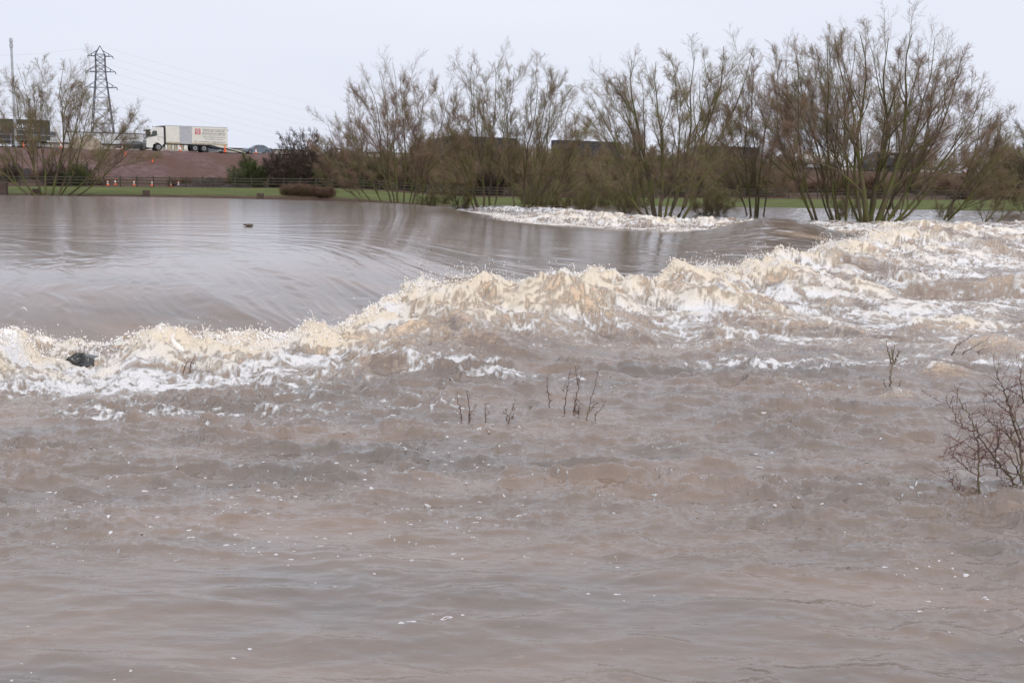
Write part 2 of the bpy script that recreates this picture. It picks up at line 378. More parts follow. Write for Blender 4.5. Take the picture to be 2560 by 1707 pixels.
gy = np.concatenate([[-60, 40, 90], np.linspace(104, 300, 420), np.geomspace(310, 14000, 22)])
GX, GY = np.meshgrid(gx, gy); sh = GX.shape; gxr, gyr = GX.ravel(), GY.ravel()
GZ, GS, GD, YB = ground_h(gxr, gyr)
# masks: grass of the meadow, bare dug soil, brown scrub
fence_y = 151.0 + .12 * gxr
edge = 3 * fbm(gxr * .15, gyr * .15, 3, .5, 221)
GRASS = sstep(1.0, -1.0, gyr - fence_y + 1.2 + edge * .5) * sstep(-.5, .8, gyr - YB)
GRASS = np.where(gyr > 340, .8, GRASS)
SOIL = sstep(-26, -22, GD + edge) * sstep(-5.4, -6.6, GD) * sstep(-30, -24, GS + edge * 2) * sstep(46, 34, GS + edge * 2)
NX = len(gx)
ii = (np.arange(len(gy) - 1)[:, None] * NX + np.arange(NX - 1)[None, :]).ravel()
gm, t, b = node_mat("meadow_and_bank")
b.inputs['Roughness'].default_value = .95; b.inputs['Specular IOR Level'].default_value = .1
gr = MIX(MR(N(.35, 6, .7), .3, .7), (.095, .125, .040), (.185, .20, .075))
gr = MIX(MR(N(1.6, 5, .75), .52, .68), gr, (.15, .15, .05))
scr = MIX(MR(N(.5, 6, .75), .3, .7), (.075, .045, .034), (.15, .10, .075))
scr = MIX(MR(N(3.5, 4, .75, sc=(1, 1, .5)), .5, .7), scr, (.19, .13, .10))
so = MIX(MR(N(.9, 7, .7, sc=(1, 1, 2.2)), .35, .68), (.135, .080, .072), (.24, .165, .152))
so = MIX(MR(N(.16, 3, .6), .45, .6), so, (.165, .098, .08))
c = MIX(A('grass'), scr, gr); c = MIX(A('soil'), c, so)
t.links.new(c, b.inputs['Base Color'])
bp = t.nodes.new('ShaderNodeBump'); bp.inputs['Strength'].default_value = .9; bp.inputs['Distance'].default_value = .5
t.links.new(N(2.2, 8, .75), bp.inputs['Height']); t.links.new(bp.outputs[0], b.inputs['Normal'])
ground = np_mesh("ground", np.stack([gxr, gyr, GZ], 1), [np.stack([ii, ii + 1, ii + NX + 1, ii + NX], 1)], gm, attrs={'grass': GRASS, 'soil': SOIL})
tag(ground, kind='structure')
def gz(x, y): return float(ground_h(np.array([x]), np.array([y]))[0][0])
def road_pt(s, d, dz=0.0):
    return Vector((-51 + s * UX - d * UY, 187 + s * UY + d * UX, road_z(s) + dz))
rs = np.linspace(-70, 330, 120); rv = []
for s_ in rs:
    for d_ in (-6.0, 6.5): rv.append(road_pt(s_, d_, .02))
rf = np.array([[2 * i, 2 * i + 2, 2 * i + 3, 2 * i + 1] for i in range(len(rs) - 1)])
asph = mat("asphalt", (.06, .06, .062), .9, var=.25, scale=3, bump=.3)
road = np_mesh("road", np.array([v[:] for v in rv]), [rf], asph); tag(road, kind='structure')
# ---------------------------------------------------------------- spray thrown up by the rollers, suds on the reach below
rng = np.random.RandomState(5)
TET = np.array([[1, 1, 1], [1, -1, -1], [-1, 1, -1], [-1, -1, 1]]) / math.sqrt(3)
OCT = np.array([[1, 0, 0], [-1, 0, 0], [0, 1, 0], [0, -1, 0], [0, 0, 1], [0, 0, -1]], float)
OCF = np.array([[0, 2, 4], [2, 1, 4], [1, 3, 4], [3, 0, 4], [2, 0, 5], [1, 2, 5], [3, 1, 5], [0, 3, 5]])
def drops_mesh(name, P, Rr, material, stretch=None):
    n = len(P)
    S = np.ones((n, 1, 3)) if stretch is None else stretch[:, None, :]
    V = (P[:, None, :] + OCT[None] * Rr[:, None, None] * S * (1 + .35 * rng.randn(n, 6, 1).clip(-1, 1))).reshape(-1, 3)
    F = (OCF[None] + (np.arange(n) * 6)[:, None, None]).reshape(-1, 3)
    return np_mesh(name, V, [F], material, smooth=True)
foam_m = mat("spray_foam", (.80, .72, .62), .7, col2=(.86, .84, .82), scale=2.5, spec=.2)
fx, fy, fc = [], [], []
for pts, dens_, off in ((nearp[1:], 620, 0), (farp[5:16], 260, 1)):
    for i in range(len(pts) - 1):
        a, c_ = pts[i], pts[i + 1]; L = (c_ - a).length
        if L > 60: continue
        m_ = int(L * dens_ * (.5 + max(a.z, .15)))
        u_ = rng.rand(m_); fx.append(a.x + (c_.x - a.x) * u_); fy.append(a.y + (c_.y - a.y) * u_); fc.append(np.full(m_, max(a.z, .3)))
fx, fy, fc = map(np.concatenate, (fx, fy, fc))
fx = fx + .30 * rng.randn(len(fx)); fy = fy + .28 * rng.randn(len(fy)) * (1 + fy / 60)
gate = np.clip(.35 + 1.6 * fbm(fx * .7, fy * .7, 3, .6, 301) + .7 * fbm(fx * 3, fy * 3, 2, .5, 305), 0.02, 1.6)
hh = rng.exponential(1.0, len(fx)) * .085 * gate * (.6 + fc)
z0 = river(fx, fy, False)
dr = (.0025 + .008 * rng.rand(len(fx)) ** 3) * (1 + fy / 45) * np.where(hh < .06, 1.9, 1)
P0 = np.stack([fx, fy, z0 + hh], 1)
# short threads of water flung out of the crests
th = rng.rand(len(P0)) < .012
tp, tr = [], []
for p, h_ in zip(P0[th], gate[th]):
    v = np.array([rng.randn() * .5, rng.randn() * .3, 1.2 + rng.rand()]); k = rng.randint(6, 16); sc_ = .10 + .16 * h_ * rng.rand()
    s_ = np.linspace(0, 1, k)[:, None]
    q = p + v * s_ * sc_ + np.array([0, 0, -1.]) * (s_ ** 2) * sc_ * 1.1
    tp.append(q); tr.append(np.full(k, .007 * (1 + p[1] / 45)) * (1.2 - .5 * s_[:, 0]))
P1 = np.concatenate([P0] + tp); R1 = np.concatenate([dr] + tr)
spray = drops_mesh("water_spray", P1, R1, foam_m, np.stack([np.ones(len(P1)), np.ones(len(P1)), 1 + .6 * rng.rand(len(P1))], 1))
tag(spray, "white and cream spray thrown up along the crests of the rollers", "spray", kind='stuff')

# suds: small flat lumps of froth, some of them open rings
def suds():
    V, F = [], []; nv = 0
    n = 2600
    d = 6.6 * (26 / 6.6) ** (rng.rand(n) ** .8); a = R(-27) + R(54) * rng.rand(n)
    x = d * np.sin(a); y = d * np.cos(a)
    g = fbm(x * .45, y * .8, 3, .6, 311) + .45 * np.exp(-((x + 1.8) / 3) ** 2 - ((y - 11.5) / 3.4) ** 2) - .12 * (y < 9)
    keep = (g > .14 + .25 * rng.rand(n)) & (y < np.interp(CX + FPX * x / y, LOWPX, LOWD) + 1); x, y = x[keep], y[keep]
    z = river(x, y, False)
    for i in range(len(x)):
        r = .0030 + .016 * rng.rand() ** 5.0 + .0005 * y[i]
        k = 12; an = np.linspace(0, 2 * np.pi, k, endpoint=False)
        ex = 1 + .9 * rng.rand() ** 2; w = 1 + .22 * np.sin(an * 2 + rng.rand() * 6) + .18 * np.sin(an * 3 + rng.rand() * 6) + .1 * rng.randn(k)
        ring = rng.rand() < .35 and r > .018
        cx, cy = np.cos(an) * w * ex, np.sin(an) * w
        for q, (s_, h_) in enumerate(((1., -.003), (.86, .002), (.45, .003 if not ring else -.003), (.2, .003 if not ring else -.004))):
            V.append(np.stack([x[i] + cx * r * s_, y[i] + cy * r * s_, np.full(k, z[i] + h_)], 1))
        idx = np.arange(k); nx_ = (idx + 1) % k
        for q in range(3 if not ring else 2):
            F.append(np.stack([nv + q * k + idx, nv + q * k + nx_, nv + (q + 1) * k + nx_, nv + (q + 1) * k + idx], 1))
        if not ring:
            F.append(np.stack([nv + 3 * k + np.array([0, 2, 4, 6, 8]), nv + 3 * k + np.array([2, 4, 6, 8, 10]), nv + 3 * k + np.array([1, 3, 5, 7, 9]), nv + 3 * k + np.array([1, 3, 5, 7, 9])], 1)[:, :3][:0])
            c0 = nv + 3 * k
            F.append(np.array([[c0, c0 + j, c0 + j + 1, c0 + j + 1] for j in range(1, k - 1)])[:, :3])
        nv += 4 * k
    quads_ = [f for f in F if f.shape[1] == 4]; tris_ = [f for f in F if f.shape[1] == 3 and len(f)]
    V = np.concatenate(V); zz = river(V[:, 0], V[:, 1], False); k_ = len(V) // 48
    off = V[:, 2] - np.repeat(z, 48)
    V[:, 2] = zz + off * .8 + .0015
    return V, [np.concatenate(quads_), np.concatenate(tris_)]
sv, sf_ = suds()
sud = np_mesh("foam_suds", sv, sf_, mat("thin_froth", (.44, .42, .41), .6, col2=(.66, .64, .63), scale=9, spec=.3)); tag(sud, "small white flecks and rings of froth drifting on the brown water", "foam", kind='stuff')
# ---------------------------------------------------------------- trees: swept tubes, grown level by level
trng = np.random.RandomState(23)
def unit(v): return v / np.maximum(np.linalg.norm(v, axis=-1, keepdims=True), 1e-9)
OUT = None
def grow(p0, d0, L, K, wob, trop, up=np.array([0, 0, 1.])):
    """n paths of K points: start p0, heading d0, length L; trop pulls the heading upward"""
    n = len(p0); P = np.zeros((n, K, 3)); P[:, 0] = p0; d = unit(d0)
    if OUT is not None:
        rad_ = p0 - OUT[0]; rad_[:, 2] *= .75; up = up * .55 + .75 * unit(rad_)
    for k in range(1, K):
        d = unit(d + wob * trng.randn(n, 3) + trop * up)
        P[:, k] = P[:, k - 1] + d * (L / (K - 1))[:, None]
    return P
def children(P, rad, per, t0, t1, spread, Lf, pw=1.0, dir_up=.2):
    """start points, headings, lengths and radii of side shoots along paths P"""
    n, K, _ = P.shape; L = np.linalg.norm(np.diff(P, axis=1), axis=2).sum(1)
    t = t0 + (t1 - t0) * ((np.arange(per)[None] + trng.rand(n, per)) / per) ** pw
    f = t * (K - 1); i = np.minimum(f.astype(int), K - 2); w = (f - i)[..., None]
    a = np.arange(n)[:, None]
    s = P[a, i] * (1 - w) + P[a, i + 1] * w; d = unit(P[a, i + 1] - P[a, i])
    r = rad[a, i] * (1 - w[..., 0]) + rad[a, i + 1] * w[..., 0]
    side = unit(np.cross(d, trng.randn(n, per, 3)))
    ang = spread * (.65 + .7 * trng.rand(n, per))[..., None]
    h = d * np.cos(ang) + side * np.sin(ang) + np.array([0, 0, dir_up])
    Lc = Lf * L[:, None] * (1.05 - .55 * t) * (.65 + .7 * trng.rand(n, per))
    return s.reshape(-1, 3), h.reshape(-1, 3), Lc.ravel(), r.ravel()
def radii(n, K, r0, r1, p=1.0):
    t = np.linspace(0, 1, K)[None] ** p
    return r0[:, None] * (1 - t) + r1[:, None] * t
def tubes(P, rad, S, base=0):
    n, K, _ = P.shape
    T = np.zeros_like(P); T[:, 1:-1] = P[:, 2:] - P[:, :-2]; T[:, 0] = P[:, 1] - P[:, 0]; T[:, -1] = P[:, -1] - P[:, -2]
    T = unit(T); ref = np.where(np.abs(T[..., 2:3]) > .9, np.array([1., 0, 0]), np.array([0, 0, 1.]))
    U = unit(np.cross(T, ref)); W = np.cross(T, U)
    a = np.linspace(0, 2 * np.pi, S, endpoint=False)
    V = P[:, :, None] + rad[:, :, None, None] * (np.cos(a)[None, None, :, None] * U[:, :, None] + np.sin(a)[None, None, :, None] * W[:, :, None])
    V = V.reshape(-1, 3)
    r = np.arange(n)[:, None, None] * K * S; k = np.arange(K - 1)[None, :, None] * S; j = np.arange(S)[None, None]; j2 = (j + 1) % S
    F = np.stack([(r + k + j).ravel(), (r + k + j2).ravel(), (r + k + S + j2).ravel(), (r + k + S + j).ravel()], 1) + base
    return V, F
def spikes(p, d, L, r, base=0):              # finest twigs: slim three sided points
    n = len(p); d = unit(d); ref = np.where(np.abs(d[:, 2:3]) > .9, np.array([1., 0, 0]), np.array([0, 0, 1.]))
    U = unit(np.cross(d, ref)); W = np.cross(d, U); V = np.zeros((n, 4, 3))
    for j in range(3):
        a = j * 2.0944; V[:, j] = p + r[:, None] * (math.cos(a) * U + math.sin(a) * W)
    V[:, 3] = p + d * L[:, None]
    b_ = np.arange(n) * 4 + base
    F = np.concatenate([np.stack([b_, b_ + 1, b_ + 3], 1), np.stack([b_ + 1, b_ + 2, b_ + 3], 1), np.stack([b_ + 2, b_, b_ + 3], 1)])
    return V.reshape(-1, 3), F

def bark(name, c1, c2, moss, mossy):
    m, t_, b_ = node_mat(name); b_.inputs['Roughness'].default_value = .9; b_.inputs['Specular IOR Level'].default_value = .15
    g = t_.nodes.new('ShaderNodeTexCoord')
    def nz_(s, lo, hi):
        n = t_.nodes.new('ShaderNodeTexNoise'); n.inputs['Scale'].default_value = s; n.inputs['Detail'].default_value = 4
        t_.links.new(g.outputs['Object'], n.inputs['Vector']); r = t_.nodes.new('ShaderNodeMapRange')
        r.inputs[1].default_value = lo; r.inputs[2].default_value = hi; t_.links.new(n.outputs['Fac'], r.inputs[0]); return r.outputs[0]
    a = t_.nodes.new('ShaderNodeMix'); a.data_type = 'RGBA'; a.inputs[6].default_value = (*c1, 1); a.inputs[7].default_value = (*c2, 1)
    t_.links.new(nz_(3.0, .35, .65), a.inputs[0])
    c_ = t_.nodes.new('ShaderNodeMix'); c_.data_type = 'RGBA'; c_.inputs[7].default_value = (*moss, 1)
    t_.links.new(a.outputs[2], c_.inputs[6]); t_.links.new(nz_(.8, .62 - mossy * .4, .82 - mossy * .4), c_.inputs[0])
    t_.links.new(c_.outputs[2], b_.inputs['Base Color'])
    return m
TRUNK = bark("mossy_bark", (.085, .062, .045), (.13, .10, .07), (.105, .11, .036), .55)
LIMB = bark("branch_bark", (.12, .092, .06), (.165, .13, .08), (.15, .15, .045), .50)
TWIG = bark("twig_bark", (.22, .155, .105), (.28, .205, .14), (.21, .19, .08), .42)
TWIGR = bark("reddish_twigs", (.23, .15, .11), (.29, .195, .145), (.21, .175, .085), .32)
DARK = bark("dark_twigs", (.06, .045, .038), (.10, .072, .058), (.075, .075, .03), .3)
HAZEL = bark("scrub_twigs", (.19, .14, .10), (.25, .185, .13), (.17, .165, .07), .4)
GREENT = bark("green_twigs", (.075, .085, .045), (.11, .11, .06), (.09, .12, .04), .5)

def tree(*a, **k):
    global OUT
    h = max(q[5] for q in a[2]); OUT = (np.array([0, 0, h * .22]),) if h > 3 else None
    r_ = _tree(*a, **k); OUT = None
    return r_
def _tree(name, base, stems, label, cat, group=None, fine=1.0, twig=None, limb=None, trunkm=None, droop=0, tws=1.0, leafy=0, lim=(9, 8, 7), rfine=.0040, sprL=.35, upb=.0, base_shoots=2, forks=0, spk=6):
    """stems: list of (dx, dy, dz, tip dx, tip dy, height, radius): where each stem leaves and where it ends, metres from the base"""
    e = bpy.data.objects.new(name, None); COL.objects.link(e); e.location = base; tag(e, label, cat, group)
    st = np.array([s_ for s_ in stems], float); n = len(st)
    K = 12
    P = np.zeros((n, K, 3)); P[:, 0] = st[:, :3]
    tip = np.stack([st[:, 3], st[:, 4], st[:, 5]], 1); v = tip - st[:, :3]
    tt = np.linspace(0, 1, K)
    # leave leaning outward, then bend up
    horiz = v.copy(); horiz[:, 2] = 0
    for k in range(K):
        q = tt[k]
        P[:, k] = st[:, :3] + horiz * (q ** .76) + np.array([0, 0, 1]) * v[:, 2:3] * (q ** 1.15)
    ln = np.linalg.norm(v, axis=1)[:, None, None]
    P[:, 1:] += np.cumsum(.065 * trng.randn(n, K - 1, 3) * ln / 11, axis=1) * np.array([1, 1, .3])
    ph = trng.rand(n, 1, 2) * 6.28; wv = np.sin(tt[None, :, None] * (5 + 4 * trng.rand(n, 1, 2)) + ph) - np.sin(ph)
    P[..., :2] += .028 * ln * wv * tt[None, :, None]
    rad = radii(n, K, st[:, 6] * .82, st[:, 6] * .05 + .006, .62); rad[:, 0] *= 1.35
    V, F = tubes(P, rad, 9)
    if forks:
        l0 = children(P, rad, forks, .20, .72, .56, .46, dir_up=.16)
        P0 = grow(l0[0], l0[1], np.maximum(l0[2], 1.0), K, .07, .05); r0 = radii(len(P0), K, np.clip(l0[3] * .66, .018, .2), np.full(len(P0), .007), .7)
        V0, F0 = tubes(P0, r0, 7, len(V)); V = np.concatenate([V, V0]); F = np.concatenate([F, F0])
        P = np.concatenate([P, P0]); rad = np.concatenate([rad, r0])
    np_mesh("trunk", V, [F], trunkm or TRUNK, e)
    # limbs
    l1 = children(P, rad, lim[0], .26, .97, .72, sprL, dir_up=.16)
    P1 = grow(l1[0], l1[1], np.maximum(l1[2], .8), 7, .10, .09 + upb); r1 = radii(len(P1), 7, np.clip(l1[3] * .62, .012, .14), np.full(len(P1), .007))
    if base_shoots:
        lb = children(P, rad, base_shoots, .05, .30, 1.0, .16, dir_up=.1)
        Pb = grow(lb[0], lb[1], np.clip(lb[2], .6, 2.6), 7, .14, .02); rb_ = radii(len(Pb), 7, np.clip(lb[3] * .3, .01, .035), np.full(len(Pb), .006))
        P1 = np.concatenate([P1, Pb]); r1 = np.concatenate([r1, rb_])
    l2 = children(P1, r1, lim[1], .12, 1.0, .80, .46, dir_up=.06)
    P2 = grow(l2[0], l2[1], np.maximum(l2[2], .5), 5, .14, .06 + upb - droop * .1); r2 = radii(len(P2), 5, np.clip(l2[3] * .6, .008, .05), np.full(len(P2), rfine * .9))
    V1, F1 = tubes(P1, r1, 5); V2, F2 = tubes(P2, r2, 3, len(V1))
    # the stems' own tips carry shoots too
    np_mesh("branches", np.concatenate([V1, V2]), [np.concatenate([F1, F2])], limb or LIMB, e)
    per3 = max(2, int(lim[2] * fine))
    l3 = children(P2, r2, per3, .05, 1.0, .80, .66, dir_up=.10)
    P3 = grow(l3[0], l3[1], np.clip(l3[2], .25, 2.2), 4, .14, .07 + upb - droop * .25); r3 = radii(len(P3), 4, np.full(len(P3), rfine * 1.15), np.full(len(P3), rfine * .55))
    l3b = children(P1, r1, per3 + 6, .12, 1.0, .7, .26, dir_up=.1)
    P3b = grow(l3b[0], l3b[1], np.clip(l3b[2], .25, 2.0), 4, .14, .08 + upb - droop * .25); r3b = radii(len(P3b), 4, np.full(len(P3b), rfine * 1.2), np.full(len(P3b), rfine * .55))
    if forks:
        l3c = children(P, rad, 12, .28, 1.0, .75, .13, dir_up=.12)
        P3c = grow(l3c[0], l3c[1], np.clip(l3c[2], .4, 2.2), 4, .14, .14); P3b = np.concatenate([P3b, P3c]); r3b = np.concatenate([r3b, radii(len(P3c), 4, np.full(len(P3c), rfine * 1.3), np.full(len(P3c), rfine * .55))])
    P3 = np.concatenate([P3, P3b]); r3 = np.concatenate([r3, r3b])
    V3, F3 = tubes(P3, r3, 3)
    l4 = children(P3, r3, max(2, int(spk * fine)), .05, .98, .62, .55, dir_up=.05 - droop * .3)
    V4, F4 = spikes(l4[0], l4[1], np.clip(l4[2], .12, .9) * tws, np.full(len(l4[0]), rfine * .8), len(V3))
    np_mesh("twigs", np.concatenate([V3, V4]), [F3, F4], twig or TWIG, e)
    return e, len(F3) + len(F4)

def stems_from(bpx, bpy_, D, tips, zb=0.0):
    """stems from photo readings: tips = [(tip px, tip py, radius, base px offset, depth offset of the tip)]"""
    base = at_y(bpx, bpy_, D); base.z = zb
    out = []
    for (tx, ty, r_, bo, dd) in tips:
        tp = at_y(tx, ty, D + dd) - base
        bo_w = bo * D / FPX
        out.append((bo_w, trng.uniform(-.3, .3), -.7, tp.x, dd, tp.z, r_))
    return base, out
WT = "willows standing in the flood water"
TREES = []
def willow(bpx, bpy_, D, tips, label, zb=0.0, **k):
    k.setdefault('base_shoots', 0); k.setdefault('forks', 6); k.setdefault('lim', (5, 7, 6)); k.setdefault('spk', 9)
    tips = [(a, b_ + 34 + (bpy_ - b_) * .03, r_, bo * .55, dd * 1.4) for a, b_, r_, bo, dd in tips]
    b_, s_ = stems_from(bpx, bpy_, D, tips, zb)
    o, n = tree("willow_tree", b_, s_, label, "willow tree", **k); TREES.append((label[:30], n)); return o

# left bank tree in front of the pylon
willow(115, 482, 117, [(-40, 165, .16, -20, 2), (30, 150, .17, -10, -2), (95, 150, .18, 0, 3), (155, 112, .2, 20, -1), (215, 125, .16, 30, 3), (330, 230, .16, 45, -2), (-90, 260, .15, -15, 0), (375, 300, .12, 60, 1), (255, 175, .13, 30, -3), (60, 115, .13, 0, 2)],
       "bare multi-stemmed willow in front of the electricity pylon, at the left edge", zb=.9, twig=TWIG)
# the clump left of centre
willow(1000, 512, 106, [(815, 265, .12, -40, -2), (865, 205, .13, -20, 2), (920, 150, .14, -10, -2), (985, 112, .16, 0, 1), (1020, 135, .12, 10, -2), (1075, 160, .14, 30, 3), (1125, 190, .12, 40, -2), (800, 330, .10, -50, 2), (940, 135, .12, -15, 3), (1050, 225, .10, 25, 3)],
       "tall bare multi-stemmed willow where the smooth water drops, leftmost of the flooded row", zb=-.2, twig=TWIGR, upb=.02)
willow(1225, 520, 107, [(1110, 170, .13, -30, 2), (1185, 118, .17, -10, -2), (1230, 108, .17, 0, 2), (1285, 125, .12, 5, -2), (1120, 270, .12, -30, -3), (1150, 210, .11, -25, 1)],
       "bare willow with forked stems above the start of the far foam line", zb=-.2, upb=.02)
willow(1310, 522, 105, [(1340, 130, .16, -10, 1), (1395, 150, .16, 0, -1), (1430, 215, .14, 10, 3), (1445, 290, .12, 15, -2), (1270, 200, .12, -20, 2), (1370, 135, .12, 0, -2)],
       "broad bare willow with mossy stems right of the forked one, leaning to the right", zb=-.2, twig=TWIG)
# big pollard right of centre
willow(1655, 536, 88, [(1480, 250, .16, -25, 2), (1500, 185, .15, -20, -2), (1585, 108, .30, -10, 1), (1640, 105, .24, -5, -2), (1745, 100, .28, 10, 2), (1830, 70, .28, 30, -1), (1870, 85, .16, 45, 2), (1690, 135, .15, 5, -2), (1540, 130, .14, -20, 3)],
       "stout old willow with a thick split trunk rising beside the far foam line", zb=-.1, twig=TWIG, lim=(4, 8, 6), base_shoots=0)
willow(1890, 528, 97, [(1800, 190, .12, -15, 2), (1850, 150, .14, -5, -2), (1895, 130, .16, 0, 1), (1930, 115, .15, 5, -1), (1970, 110, .12, 10, 2)],
       "narrow upright willow with reddish crown standing left of the leaning one", zb=-.1, twig=TWIGR, upb=.03)
willow(2070, 537, 88, [(1930, 120, .16, -20, 3), (1985, 95, .16, -15, -2), (1950, 200, .12, -25, -3)],
       "willow leaning hard to the left from a low root in the water", zb=-.1, twig=TWIGR, upb=.02)
willow(2105, 537, 88, [(2015, 75, .17, -5, 1), (2060, 50, .17, -5, -2), (2095, 60, .16, 5, 2), (2130, 55, .15, 5, -2), (1980, 140, .12, -8, 2)],
       "straight green mossy willow right of the leaning root, in the flood", zb=-.1, twig=TWIG)
willow(2180, 540, 86, [(2120, 55, .22, -20, 2), (2165, 40, .36, -15, -2), (2220, 45, .40, 0, 2), (2275, 35, .38, 10, -1), (2330, 55, .22, 15, 2), (2380, 75, .2, 20, -2), (2420, 110, .18, 20, 2), (2465, 170, .18, 20, -2), (2485, 235, .17, 20, 3), (2060, 130, .15, -20, 3)],
       "largest willow with a wide fan-shaped crown and two thick dark trunks in the flood", zb=-.1, twig=TWIGR, lim=(4, 8, 6), sprL=.36, base_shoots=0)
willow(2330, 535, 90, [(2470, 205, .14, 0, 1), (2530, 250, .13, 5, -2), (2500, 300, .11, 5, 2)],
       "slender willow leaning right beyond the widest one", zb=-.1, twig=TWIG)
willow(2240, 524, 101, [(2190, 170, .12, -5, 2), (2240, 130, .13, 0, -1), (2290, 150, .12, 5, 2)],
       "thin green willow standing behind the thick dark trunks", zb=-.1, twig=TWIG)
willow(2425, 538, 86, [(2545, 420, .16, 0, 2), (2620, 380, .12, 4, 3)],
       "fallen mossy willow limb slanting out of the water at the right edge", zb=-.1, twig=TWIG, lim=(4, 5, 4), base_shoots=0)
willow(2600, 520, 112, [(2500, 330, .10, -20, 2), (2560, 290, .11, 0, -2), (2620, 270, .12, 10, 2), (2540, 370, .08, -25, 3), (2510, 420, .07, -25, -3)],
       "dark bare tree cut by the right edge of the picture", zb=0, twig=DARK)

def copy_tree(o, parent=None):
    c = o.copy(); COL.objects.link(c)
    if parent: c.parent = parent
    for ch in [q for q in o.children]: copy_tree(ch, c)
    return c
def bush_proto(name, h, w, n, label, cat, group, twigm, rf=.011, lim=(7, 6, 5), rad=.035):
    st = []
    for i in range(n):
        a = trng.rand() * 6.28; q = trng.rand() ** .6
        hh_ = h * (1.02 - .55 * q ** 2) * trng.uniform(.8, 1.05)
        st.append((.35 * w * .3 * math.cos(a), .35 * w * .3 * math.sin(a), -.4, .5 * w * q * math.cos(a), .5 * w * q * math.sin(a), hh_, rad * trng.uniform(.7, 1.2)))
    o, _ = tree(name, Vector((0, 0, 0)), st, label, cat, group, twig=twigm, limb=twigm, trunkm=twigm, lim=lim, rfine=rf, sprL=.45, base_shoots=2)
    return o
PROT = {}
SCRUB = bark("olive_scrub_twigs", (.16, .12, .075), (.21, .165, .10), (.16, .155, .055), .45)
BRAM = bark("bramble_stems", (.16, .095, .07), (.22, .14, .10), (.11, .10, .04), .3)
def place(kind, px, py, D, sc, label=None, dz=0.0, rot=None, sz=None, zc=None):
    """put a bush so that its foot stands on the ground at the bearing px, at distance D"""
    p = at_y(px, py, D); p.z = (gz(p.x, p.y) if zc is None else zc) + dz
    pr, used, g = PROT[kind]
    o = copy_tree(pr) if used else pr
    PROT[kind] = (pr, True, g)
    o.location = p; o.rotation_euler = (0, 0, trng.rand() * 6.28 if rot is None else rot); o.scale = (sc, sc, sc * (sz or 1))
    if label: o["label"] = label
    return o
B = "bare brown shrubs on the far embankment"
PROT["brown"] = (bush_proto("bare_shrub", 4.2, 5.0, 12, "rounded bare brown shrub growing on the bank below the road", "shrub", B, HAZEL), False, B)
PROT["brown2"] = (bush_proto("bare_shrub", 4.6, 4.4, 14, "rounded bare brown shrub growing on the bank below the road", "shrub", B, TWIG), False, B)
PROT["dark"] = (bush_proto("thorn_bush", 4.6, 4.6, 13, "dark leafless thorn bush behind the fence", "shrub", "dark thorn bushes behind the fence", DARK), False, 0)
PROT["green"] = (bush_proto("green_bush", 3.2, 3.6, 14, "green-tinged bare twiggy bush behind the fence", "shrub", "green twiggy bushes behind the fence", GREENT), False, 0)
PROT["olive"] = (bush_proto("willow_scrub", 4.0, 5.6, 13, "low olive-brown willow scrub growing between the flooded willows", "shrub", "willow scrub between the flooded trees", SCRUB, rf=.008, lim=(6, 5, 4)), False, 0)
PROT["bramble"] = (bush_proto("bramble_patch", .95, 2.6, 16, "low reddish-brown bramble patch on the bank", "bramble", "bramble patches on the bank", BRAM, rf=.009, lim=(6, 5, 4), rad=.012), False, 0)
PROT["far"] = (bush_proto("distant_tree", 11.0, 8.0, 9, "faint bare tree standing beyond the road", "tree", "bare trees beyond the road", TWIG, rf=.022, lim=(8, 7, 5), rad=.16), False, 0)
# dark thorns and green bushes by the fence
for px, D, s_ in ((725, 153, 1.20), (760, 156, 1.3), (800, 158, 1.3), (690, 158, .85), (1120, 160, .8), (1230, 160, .8)): place("dark", px, 470, D, s_)
for px, D, s_ in ((612, 152, 1.05), (830, 154, 1.05), (870, 156, 1.2), (640, 153, .7), (190, 152, .8), (940, 157, 1.0)): place("green", px, 470, D, s_)
for px, D, s_ in ((130, 151, .62), (160, 152, .6), (215, 154, .5), (30, 152, .5)): place("dark", px, 470, D, s_, "dark low thorn bush behind the fence under the left-hand willow")
for px in np.arange(845, 1400, 36): place("brown" if trng.rand() < .5 else "brown2", px + trng.uniform(-9, 9), 470, trng.uniform(154, 176), trng.uniform(.95, 1.35))
for px in np.arange(1400, 1960, 38): place("brown" if trng.rand() < .5 else "brown2", px + trng.uniform(-9, 9), 470, trng.uniform(158, 185), trng.uniform(.9, 1.3))
for px in np.arange(2150, 2560, 46): place("brown", px + trng.uniform(-12, 12), 480, trng.uniform(165, 190), trng.uniform(.45, .75))
for px, D, s_ in ((2440, 190, 1.1), (2500, 185, 1.4), (2550, 180, 1.5), (2590, 175, 1.5)): place("brown2", px, 480, D, s_)
for px, D, s_, q in ((1100, 124, .62, 1), (1370, 126, .7, 1), (1430, 124, .85, 1), (1490, 125, .9, 1), (1550, 122, .9, 1), (1600, 121, .7, 1), (1760, 120, .75, 1), (1330, 128, .7, 1), (1820, 121, .7, 1),
                     (1400, 116, .5, 0), (1460, 114, .55, 0), (1575, 102, .45, 0), (1150, 113, .5, 0), (1760, 98, .42, 0), (1800, 97, .35, 0), (2120, 100, .5, 0), (2360, 100, .4, 0), (1060, 112, .45, 0)):
    place("olive", px, 500, D, s_ * (1.0 if q else 1.0), None if q else "low bare willow shoots standing in the flood water among the trunks", zc=-.15)
for px in np.arange(715, 822, 21): place("bramble", px, 486, trng.uniform(119.5, 121), trng.uniform(.5, .7), "dense reddish-brown bramble patch at the edge of the smooth water")
for px in list(np.arange(5, 260, 21)) + list(np.arange(430, 640, 30)): place("bramble", px + trng.uniform(-8, 8), 460, trng.uniform(154, 158), trng.uniform(.45, .8))
for px in np.arange(1960, 2560, 34): place("bramble", px + trng.uniform(-12, 12), 470, trng.uniform(160, 215), trng.uniform(.9, 1.9))
